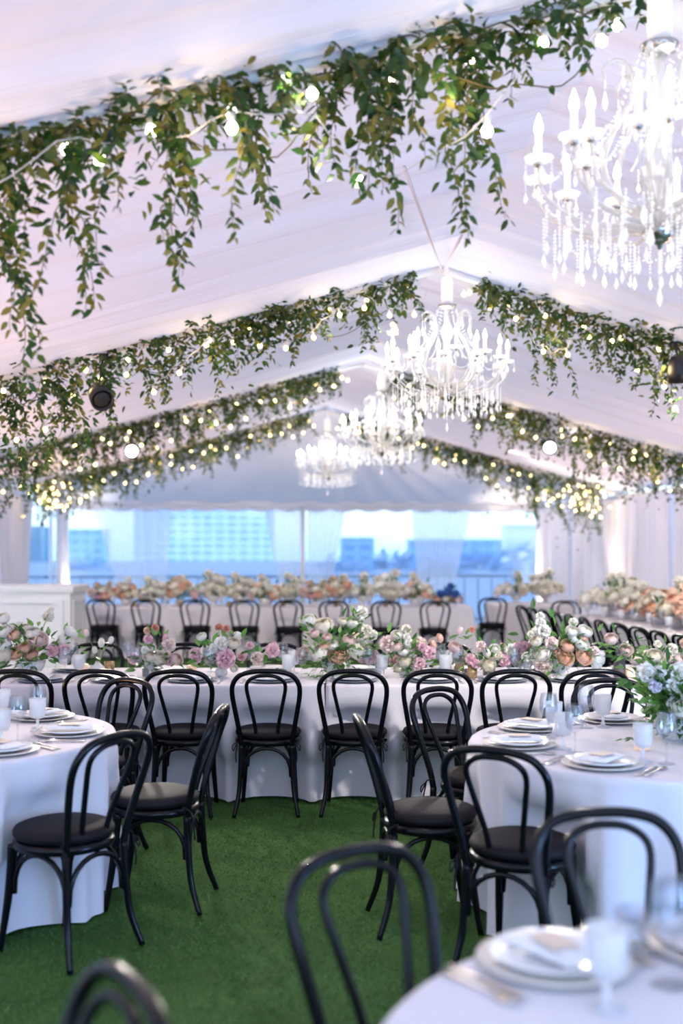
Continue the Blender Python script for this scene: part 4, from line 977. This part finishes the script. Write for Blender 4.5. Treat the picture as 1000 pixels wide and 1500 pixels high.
# ------------------------------------------------------------------ chandeliers
def build_chandelier():
    t = thing('crystal_chandelier', 'x', 'chandelier')
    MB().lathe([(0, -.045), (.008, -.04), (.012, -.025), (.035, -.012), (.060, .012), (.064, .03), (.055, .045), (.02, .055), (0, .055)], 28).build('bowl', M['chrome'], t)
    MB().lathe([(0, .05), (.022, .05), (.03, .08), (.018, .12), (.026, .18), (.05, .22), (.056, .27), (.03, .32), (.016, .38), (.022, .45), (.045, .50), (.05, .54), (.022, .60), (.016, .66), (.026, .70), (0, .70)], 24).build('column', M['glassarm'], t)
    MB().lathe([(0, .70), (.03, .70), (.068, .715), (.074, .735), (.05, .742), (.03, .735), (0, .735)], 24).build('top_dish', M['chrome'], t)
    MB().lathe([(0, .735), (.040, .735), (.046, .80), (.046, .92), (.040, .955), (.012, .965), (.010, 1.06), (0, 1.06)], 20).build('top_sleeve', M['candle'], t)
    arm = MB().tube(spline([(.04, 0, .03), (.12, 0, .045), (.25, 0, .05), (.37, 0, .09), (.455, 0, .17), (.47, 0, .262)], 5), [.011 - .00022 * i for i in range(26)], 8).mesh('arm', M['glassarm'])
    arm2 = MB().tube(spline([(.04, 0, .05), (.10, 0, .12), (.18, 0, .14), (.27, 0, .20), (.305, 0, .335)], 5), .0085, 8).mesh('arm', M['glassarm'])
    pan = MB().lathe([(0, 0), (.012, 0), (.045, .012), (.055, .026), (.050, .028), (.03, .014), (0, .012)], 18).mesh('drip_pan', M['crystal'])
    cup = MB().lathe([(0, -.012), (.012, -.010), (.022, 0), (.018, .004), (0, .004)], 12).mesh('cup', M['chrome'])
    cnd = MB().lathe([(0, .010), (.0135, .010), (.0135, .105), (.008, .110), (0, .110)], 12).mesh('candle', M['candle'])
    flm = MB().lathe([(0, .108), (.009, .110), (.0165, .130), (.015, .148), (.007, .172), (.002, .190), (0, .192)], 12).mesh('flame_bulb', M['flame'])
    def drop(L, w):
        mb = MB()
        for q in range(3): mb.lathe([(0, -.012 * q), (w * .45, -.012 * q - .006), (0, -.012 * q - .012)], 6)
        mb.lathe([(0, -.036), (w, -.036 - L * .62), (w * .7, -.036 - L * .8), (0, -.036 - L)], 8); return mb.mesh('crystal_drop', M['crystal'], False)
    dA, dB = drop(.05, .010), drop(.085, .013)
    def chain(pts, r=.0062):
        mb = MB()
        for p in pts: mb.lathe([(0, -r), (r * .8, -r * .35), (r * .8, r * .35), (0, r)], 6, p)
        return mb
    def put(name, me, par, loc=(0, 0, 0), rz=0):
        o = link(name, me, par); o.location = loc; o.rotation_euler = (0, 0, rz); return o
    def holder(a, r, z):
        o = put('drip_pan', pan, t, (r * cos(a), r * sin(a), z), a); put('cup', cup, o)
        c = put('candle', cnd, t, (r * cos(a), r * sin(a), z), a); put('flame_bulb', flm, c)
        for q in range(4):
            b = a + q * pi / 2 + .4; put('crystal_drop', dA, o, (.052 * cos(b), .052 * sin(b), .012) if False else (.050, 0, .016) if q == 0 else (.050 * cos(q * pi / 2), .050 * sin(q * pi / 2), .016))
    for i in range(12):
        a = 2 * pi * i / 12 + .1; put('arm', arm, t, (0, 0, 0), a); holder(a, .47, .266)
    for i in range(6):
        a = 2 * pi * i / 6 + .36; put('arm', arm2, t, (0, 0, 0), a); holder(a, .305, .338)
    cane = MB().tube(spline([(.05, 0, .10), (.15, 0, .14), (.215, 0, .27), (.17, 0, .42), (.105, 0, .53), (.115, 0, .64), (.17, 0, .675), (.215, 0, .64), (.21, 0, .60)], 5), [.011] * 26 + [.011 - .0005 * i for i in range(15)], 8).mesh('scroll_arm', M['glassarm'])
    for i in range(6):
        a = 2 * pi * i / 6 + .05; o = put('scroll_arm', cane, t, (0, 0, 0), a); put('crystal_drop', dB, o, (.21, 0, .60)); put('crystal_drop', dA, o, (.14, 0, .655))
    for i in range(12):
        a = 2 * pi * i / 12 + .1; b = 2 * pi * (i + 1) / 12 + .1
        P, Q = V((.47 * cos(a), .47 * sin(a), .275)), V((.47 * cos(b), .47 * sin(b), .275))
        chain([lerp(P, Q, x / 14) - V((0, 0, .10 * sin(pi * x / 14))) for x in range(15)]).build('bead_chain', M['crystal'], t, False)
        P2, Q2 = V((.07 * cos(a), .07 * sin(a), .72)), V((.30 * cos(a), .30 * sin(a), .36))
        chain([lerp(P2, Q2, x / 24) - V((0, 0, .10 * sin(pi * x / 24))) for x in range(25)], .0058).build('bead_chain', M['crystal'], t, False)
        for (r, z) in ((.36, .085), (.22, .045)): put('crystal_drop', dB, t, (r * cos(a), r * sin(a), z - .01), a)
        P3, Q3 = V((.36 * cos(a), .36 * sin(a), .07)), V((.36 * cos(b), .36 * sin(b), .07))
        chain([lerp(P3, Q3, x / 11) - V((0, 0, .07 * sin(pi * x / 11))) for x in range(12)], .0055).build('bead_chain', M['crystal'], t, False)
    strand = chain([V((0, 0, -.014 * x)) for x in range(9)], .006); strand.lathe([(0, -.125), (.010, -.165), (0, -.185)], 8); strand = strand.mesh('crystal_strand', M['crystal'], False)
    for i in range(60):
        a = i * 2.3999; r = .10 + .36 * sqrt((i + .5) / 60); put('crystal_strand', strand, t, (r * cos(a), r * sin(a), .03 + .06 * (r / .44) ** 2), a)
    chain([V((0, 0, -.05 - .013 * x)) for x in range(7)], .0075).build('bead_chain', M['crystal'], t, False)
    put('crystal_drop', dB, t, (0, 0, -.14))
    return t
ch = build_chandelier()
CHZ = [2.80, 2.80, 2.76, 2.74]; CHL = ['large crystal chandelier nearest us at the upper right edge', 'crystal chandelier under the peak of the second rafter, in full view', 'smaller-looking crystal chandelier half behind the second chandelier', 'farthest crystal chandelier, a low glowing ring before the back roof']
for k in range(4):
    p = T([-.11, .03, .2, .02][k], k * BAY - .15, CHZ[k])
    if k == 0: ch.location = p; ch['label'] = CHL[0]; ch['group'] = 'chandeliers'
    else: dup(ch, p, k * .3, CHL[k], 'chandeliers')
def roof_hit(x, y, sg):                                              # where a photo ray meets the roof lining
    lo, hi = 1.0, 14.0
    for _ in range(40):
        m = (lo + hi) / 2; p = D(x, y, m); u = (p - A1).dot(RX) * sg
        if p.z > roof(u) + .0: hi = m
        else: lo = m
    return D(x, y, lo)
for sg, (x, y) in ((-1, (592, 245)), (1, (676, 345))):
    P = T(0, BAY - .12, 3.80); Q = roof_hit(x, y, sg)
    struct(MB().tube([P, lerp(P, Q, .5), Q], [.007, .009, .011], 8).build('ridge_strap', M['ceil']))
# ------------------------------------------------------------------ spotlights clipped to the rafters
def spotlight(x, y, k, aim, lit, label):
    sg = -1 if x < 500 else 1; u = 2
    a = (x - CX) / F
    for _ in range(6):
        b = A1 + AX * (k * BAY); u = (a * b.y - b.x) / (sg * RX.x - a * sg * RX.y)
    p = T(sg * u, k * BAY, roof(u)); z = CH + (HY - y) * p.y / F
    t = thing('rafter_spotlight', label, 'spotlight', p, 0, 'spotlights on the rafters')
    h = p.z - z
    MB().tube([(0, 0, -.02), (0, -.10, -h * .4), (0, -.15, -h * .7), (0, -.15, -h + .05)], .008, 6).box((-.03, -.035, -.05), (.03, .035, -.015)).build('bracket', M['can'], t)
    d = (V(aim) - V((p.x, p.y, z))).normalized(); rot = V((0, 0, -1)).rotation_difference(d)
    o = MB().lathe([(0, .10), (.05, .10), (.075, .07), (.085, -.02), (.088, -.10), (.08, -.10), (.075, -.08), (0, -.08)], 24).build('housing', M['can'], t); o.location = (0, -.15, -h); o.rotation_mode = 'QUATERNION'; o.rotation_quaternion = rot
    q = MB().lathe([(0, -.082), (.07, -.084), (.05, -.09), (0, -.095)], 20).build('lens', M['lens' if lit else 'can'], o)
    return V((p.x, p.y - .15, z)) + d * .14, d
SPOTS = [spotlight(152, 583, 1, (-.3, 5.6, .8), False, 'black can spotlight hanging under the second rafter on the booth side'),
         spotlight(196, 660, 2, (-1.2, 7.6, .8), True, 'lit spotlight under the third rafter on the booth side'),
         spotlight(802, 655, 2, (1.2, 7.6, .8), True, 'lit spotlight glowing under the third rafter on the curtained side'),
         spotlight(985, 545, 1, (2.9, 10, .8), False, 'dark spotlight buried in the leaves of the second rafter, curtained side')]
# ------------------------------------------------------------------ white booth at the left
def booth():
    Yb, s = 12.9, F / 12.9; xr = (105 - CX) / s; w, d, h = 2.9, .8, 1.2
    t = thing('bar_booth', 'white panelled booth counter standing at the left edge behind the long table', 'booth', (xr - w / 2, Yb + d / 2, 0))
    MB().box((-w / 2 + .02, -d / 2 + .02, 0), (w / 2 - .02, d / 2 - .02, h - .05)).build('body', M['booth'], t, False)
    MB().box((-w / 2 - .02, -d / 2 - .02, h - .05), (w / 2 + .02, d / 2 + .02, h)).box((-w / 2 - .01, -d / 2 - .008, h - .08), (w / 2 + .01, d / 2 + .008, h - .05)).build('top', M['booth'], t, False)
    for x0, x1 in ((-w / 2 + .10, -.08), (.08, w / 2 - .10)):
        mb = MB(); y = -d / 2 + .02
        for (a, b, c, e) in ((x0, x1, .12, .16), (x0, x1, h - .20, h - .16), (x0, x0 + .04, .16, h - .20), (x1 - .04, x1, .16, h - .20)): mb.box((a, y - .022, c), (b, y, e))
        mb.build('panel_frame', M['booth'], t, False)
    mb = MB(); x = w / 2 - .02
    for (a, b, c, e) in ((-d / 2 + .1, d / 2 - .1, .12, .16), (-d / 2 + .1, d / 2 - .1, h - .20, h - .16), (-d / 2 + .1, -d / 2 + .14, .16, h - .20), (d / 2 - .14, d / 2 - .1, .16, h - .20)): mb.box((x, a, c), (x + .022, b, e))
    mb.build('panel_frame', M['booth'], t, False)
booth()
# uplight cans at the curtain feet
for (u, tt, lb) in ((4.55, T5 - .45, 'small uplight on the floor in the curtained back corner'), (4.55, 2.92 * BAY, 'small uplight on the floor under the fourth rafter by the curtain'), (-4.5, T5 - .6, 'small uplight on the floor by the corner curtain behind the booth')):
    p = T(u, tt, 0); t = thing('floor_uplight', lb, 'uplight', p, 0, 'floor uplights')
    MB().lathe([(0, .0), (.09, .0), (.09, .012), (.07, .02), (.075, .15), (.065, .15), (.06, .05), (0, .05)], 20).build('housing', M['can'], t)
    MB().lathe([(0, .10), (.055, .10), (.04, .115), (0, .12)], 16).build('lens', M['lens'], t)
# ------------------------------------------------------------------ outside
def tower(x0, x1, ytop, Y, wall, glass, sx, sz, label, name='outside_tower', zb=-25):
    X0, X1 = (x0 - CX) * Y / F, (x1 - CX) * Y / F; zt = CH + (HY - ytop) * Y / F
    t = thing(name, label, 'building', ((X0 + X1) / 2, Y, zb))
    w, h = X1 - X0, zt - zb
    MB().box((-w / 2, 0, 0), (w / 2, w * .6, h)).build('facade', facade_mat('facade', wall, glass, sx, sz), t, False)
    MB().box((-w / 2 - .01 * w, -.01 * w, h), (w / 2 + .01 * w, w * .6, h + abs(w) * .015)).build('roof', pbr('roof_' + name, wall, .7, var=(.2, .1)), t, False)
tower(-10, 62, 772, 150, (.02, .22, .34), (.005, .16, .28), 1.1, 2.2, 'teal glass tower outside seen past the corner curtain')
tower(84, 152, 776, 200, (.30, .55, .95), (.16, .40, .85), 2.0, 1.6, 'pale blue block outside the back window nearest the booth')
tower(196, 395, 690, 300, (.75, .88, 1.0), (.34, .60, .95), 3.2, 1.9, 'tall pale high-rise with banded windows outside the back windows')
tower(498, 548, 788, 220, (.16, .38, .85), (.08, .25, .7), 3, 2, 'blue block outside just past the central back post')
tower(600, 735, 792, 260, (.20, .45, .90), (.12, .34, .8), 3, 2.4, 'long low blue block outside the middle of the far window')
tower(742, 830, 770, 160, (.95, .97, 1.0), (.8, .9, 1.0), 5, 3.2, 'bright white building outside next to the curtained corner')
for i, (x, y, Y) in enumerate([(505, 818, 84), (575, 812, 96), (640, 816, 80), (700, 810, 96), (765, 800, 84), (120, 822, 90)]):
    X = (x - CX) * Y / F; rr = random.Random(i); t = thing('outside_tree', 'hazy blue-green tree outside the back window, %s along from the central post' % ORD[i] if i < 5 else 'hazy blue-green tree outside the window nearest the booth', 'tree', (X, Y, -9))
    mb = MB(); top = CH + (HY - y) * Y / F + 9
    for q in range(420):
        a = rr.random() * 6.28; h = rr.uniform(.35, 1) ** .8 * top; rad = 3.2 * sin(pi * min(1, max(0, (h / top - .3) / .75))) ** .6 * rr.random() ** .4
        mb.leaf(V((rad * cos(a), rad * sin(a), h)), V((rr.gauss(0, 1), rr.gauss(0, 1), rr.gauss(0, .6))), V((0, 0, 1)), .9, .6)
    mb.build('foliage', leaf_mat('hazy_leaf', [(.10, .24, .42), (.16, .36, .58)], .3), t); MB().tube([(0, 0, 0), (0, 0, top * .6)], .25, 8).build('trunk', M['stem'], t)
t = thing('outside_railing', 'dark blue-grey deck railing outside the back windows', 'railing', T(0, T5 + 1.3, 0), TH)
for z in (1.05, .12): MB().box((-9, -.03, z - .03), (9, .03, z + .03)).build('rail', M['rail'], t, False)
for i in range(61): MB().box((-9 + i * .3 - .012, -.012, 0), (-9 + i * .3 + .012, .012, 1.05)).build('baluster', M['rail'], t, False)
# ------------------------------------------------------------------ world, lamps, camera
w = bpy.data.worlds.new('World'); SC.world = w; w.use_nodes = True; nt = w.node_tree; nt.nodes.clear()
out = nt.nodes.new('ShaderNodeOutputWorld'); bg = nt.nodes.new('ShaderNodeBackground')
tc = nt.nodes.new('ShaderNodeTexCoord'); sep = nt.nodes.new('ShaderNodeSeparateXYZ'); cr = nt.nodes.new('ShaderNodeValToRGB')
nt.links.new(tc.outputs['Generated'], sep.inputs[0]); ma = nt.nodes.new('ShaderNodeMath'); ma.operation = 'MULTIPLY_ADD'; ma.inputs[1].default_value = .5; ma.inputs[2].default_value = .5
nt.links.new(sep.outputs['Z'], ma.inputs[0]); nt.links.new(ma.outputs[0], cr.inputs[0])
el = cr.color_ramp.elements; el[0].position = .38; el[0].color = (.16, .34, .72, 1); el[1].position = 1; el[1].color = (.32, .48, .95, 1)
e = el.new(.485); e.color = (.20, .50, 1, 1); e = el.new(.512); e.color = (.66, .86, 1, 1); e = el.new(.62); e.color = (.58, .75, 1, 1)
nt.links.new(cr.outputs[0], bg.inputs[0]); bg.inputs[1].default_value = 1.9; nt.links.new(bg.outputs[0], out.inputs[0])
def lamp(kind, loc, col, power, size=.2, aim=None, spot=None, name=None):
    l = bpy.data.lights.new(name or kind.lower() + '_lamp', kind); l.color = col; l.energy = power
    if kind == 'AREA': l.size = size
    else: l.shadow_soft_size = size
    if spot: l.spot_size = radians(spot); l.spot_blend = .7
    o = bpy.data.objects.new(l.name, l); COL.objects.link(o); o.location = loc
    if aim is not None:
        o.rotation_mode = 'QUATERNION'; o.rotation_quaternion = V((0, 0, -1)).rotation_difference((V(aim) - V(loc)).normalized())
    return o
WARM = (1, .72, .38)
for k in range(4):
    lamp('POINT', T(0, k * BAY - .15, CHZ[k] + .5), (.72, .83, 1), [8, 14, 13, 11][k], .2)
    for sg in (-1, 1):
        for u in (.9, 1.8, 2.7, 3.6, 4.4):
            if k == 0 and sg > 0: continue
            lamp('POINT', T(sg * u, k * BAY - .14, roof(u) - .30), WARM, 2.8, .06)
for sg in (-1, 1):                                                       # uplights along the side walls
    for tt in ((-1.5, 2.3, 6.8, 11.4) if sg < 0 else (2.3, 6.8, 11.4)):
        lamp('SPOT', T(sg * 4.4, tt, .3), (1, .53, .28) if sg < 0 else (1, .64, .46), (350 if tt < 4 else 300) if sg < 0 else 230, .1, T(sg * 2.6, tt, 3.4), 100)
lamp('SPOT', T(4.5, T5 - .45, .2), (1, .86, .66), 330, .08, T(4.75, T5 - .4, 2.4), 70)
lamp('SPOT', T(4.5, 2.92 * BAY, .2), (1, .80, .62), 260, .08, T(4.8, 2.95 * BAY, 2.4), 60)
lamp('SPOT', T(-4.4, T5 - .6, .2), (1, .9, .8), 220, .08, T(-4.7, T5 - .3, 2.4), 60)
for u in (-2.4, 0, 2.4): lamp('POINT', T(u, T4 + 1.4 + abs(u) * .3, 2.1), (1, .82, .76), 22, .3)  # fill lamps added to brighten the hipped end, no fixtures there
for tt in (9.5, 12.5, 15.5): lamp('SPOT', T(2.6, tt, 3.1), (1, .90, .86), 130, .15, T(4.9, tt + .5, 1.5), 90)  # added fill spots that lift the side curtains, no fixtures there
for (p, d), e_ in zip(SPOTS, (200, 600, 600, 150)):
    lamp('SPOT', p, (1, .93, .84), e_, .06, p + d, 55)
lamp('AREA', (1.5, -3.5, 3.0), (.42, .60, 1), 190, 4.5, (.8, 6, .6), name='rear_blue_fill')  # added blue fill behind the camera, on top of the sky light
lamp('AREA', (3.4, 2.2, .55), (.26, .48, 1), 95, .9, (1.5, 4.3, .35), name='side_blue_fill')  # added blue fill low at the right, tints the round cloth; no opening here
for (x, y, z, ax, ay, az, e_) in ((-2.6, 3.6, 3.0, -.9, 7.6, .95, 520), (2.6, 4.6, 3.0, 1.2, 7.6, .95, 520), (-.2, 4.2, 3.4, .1, 6.0, 0, 210), (-3.6, 8.6, 2.7, -3.9, 12.8, .8, 620), (.4, 9.0, 3.4, -.6, 16.5, .8, 900), (3.0, 9.4, 3.0, 3.4, 13.0, .8, 430)):
    lamp('SPOT', (x, y, z), (1, .92, .84), e_, .08, (ax, ay, az), 48)  # unseen fill spots added to brighten tables, flowers, turf and booth
cam = bpy.data.cameras.new('Camera'); co = bpy.data.objects.new('Camera', cam); COL.objects.link(co)
co.location = (0, 0, CH); co.rotation_euler = (pi / 2, 0, 0)
cam.sensor_fit = 'VERTICAL'; cam.sensor_height = 36; cam.sensor_width = 24; cam.lens = 36 * F / 1500; cam.shift_y = (HY - 750) / 1500
cam.clip_start = .1; cam.clip_end = 1500
cam.dof.use_dof = True; cam.dof.focus_distance = 6.2; cam.dof.aperture_fstop = 1.25
SC.camera = co
SC.view_settings.view_transform = 'Standard'; SC.view_settings.look = 'None'; SC.view_settings.exposure = .3; SC.view_settings.gamma = 1
cy_ = SC.cycles; cy_.max_bounces = 7; cy_.diffuse_bounces = 3; cy_.glossy_bounces = 3; cy_.transmission_bounces = 4; cy_.transparent_max_bounces = 24
cy_.sample_clamp_indirect = 6; cy_.caustics_reflective = False; cy_.caustics_refractive = False; cy_.use_denoising = True
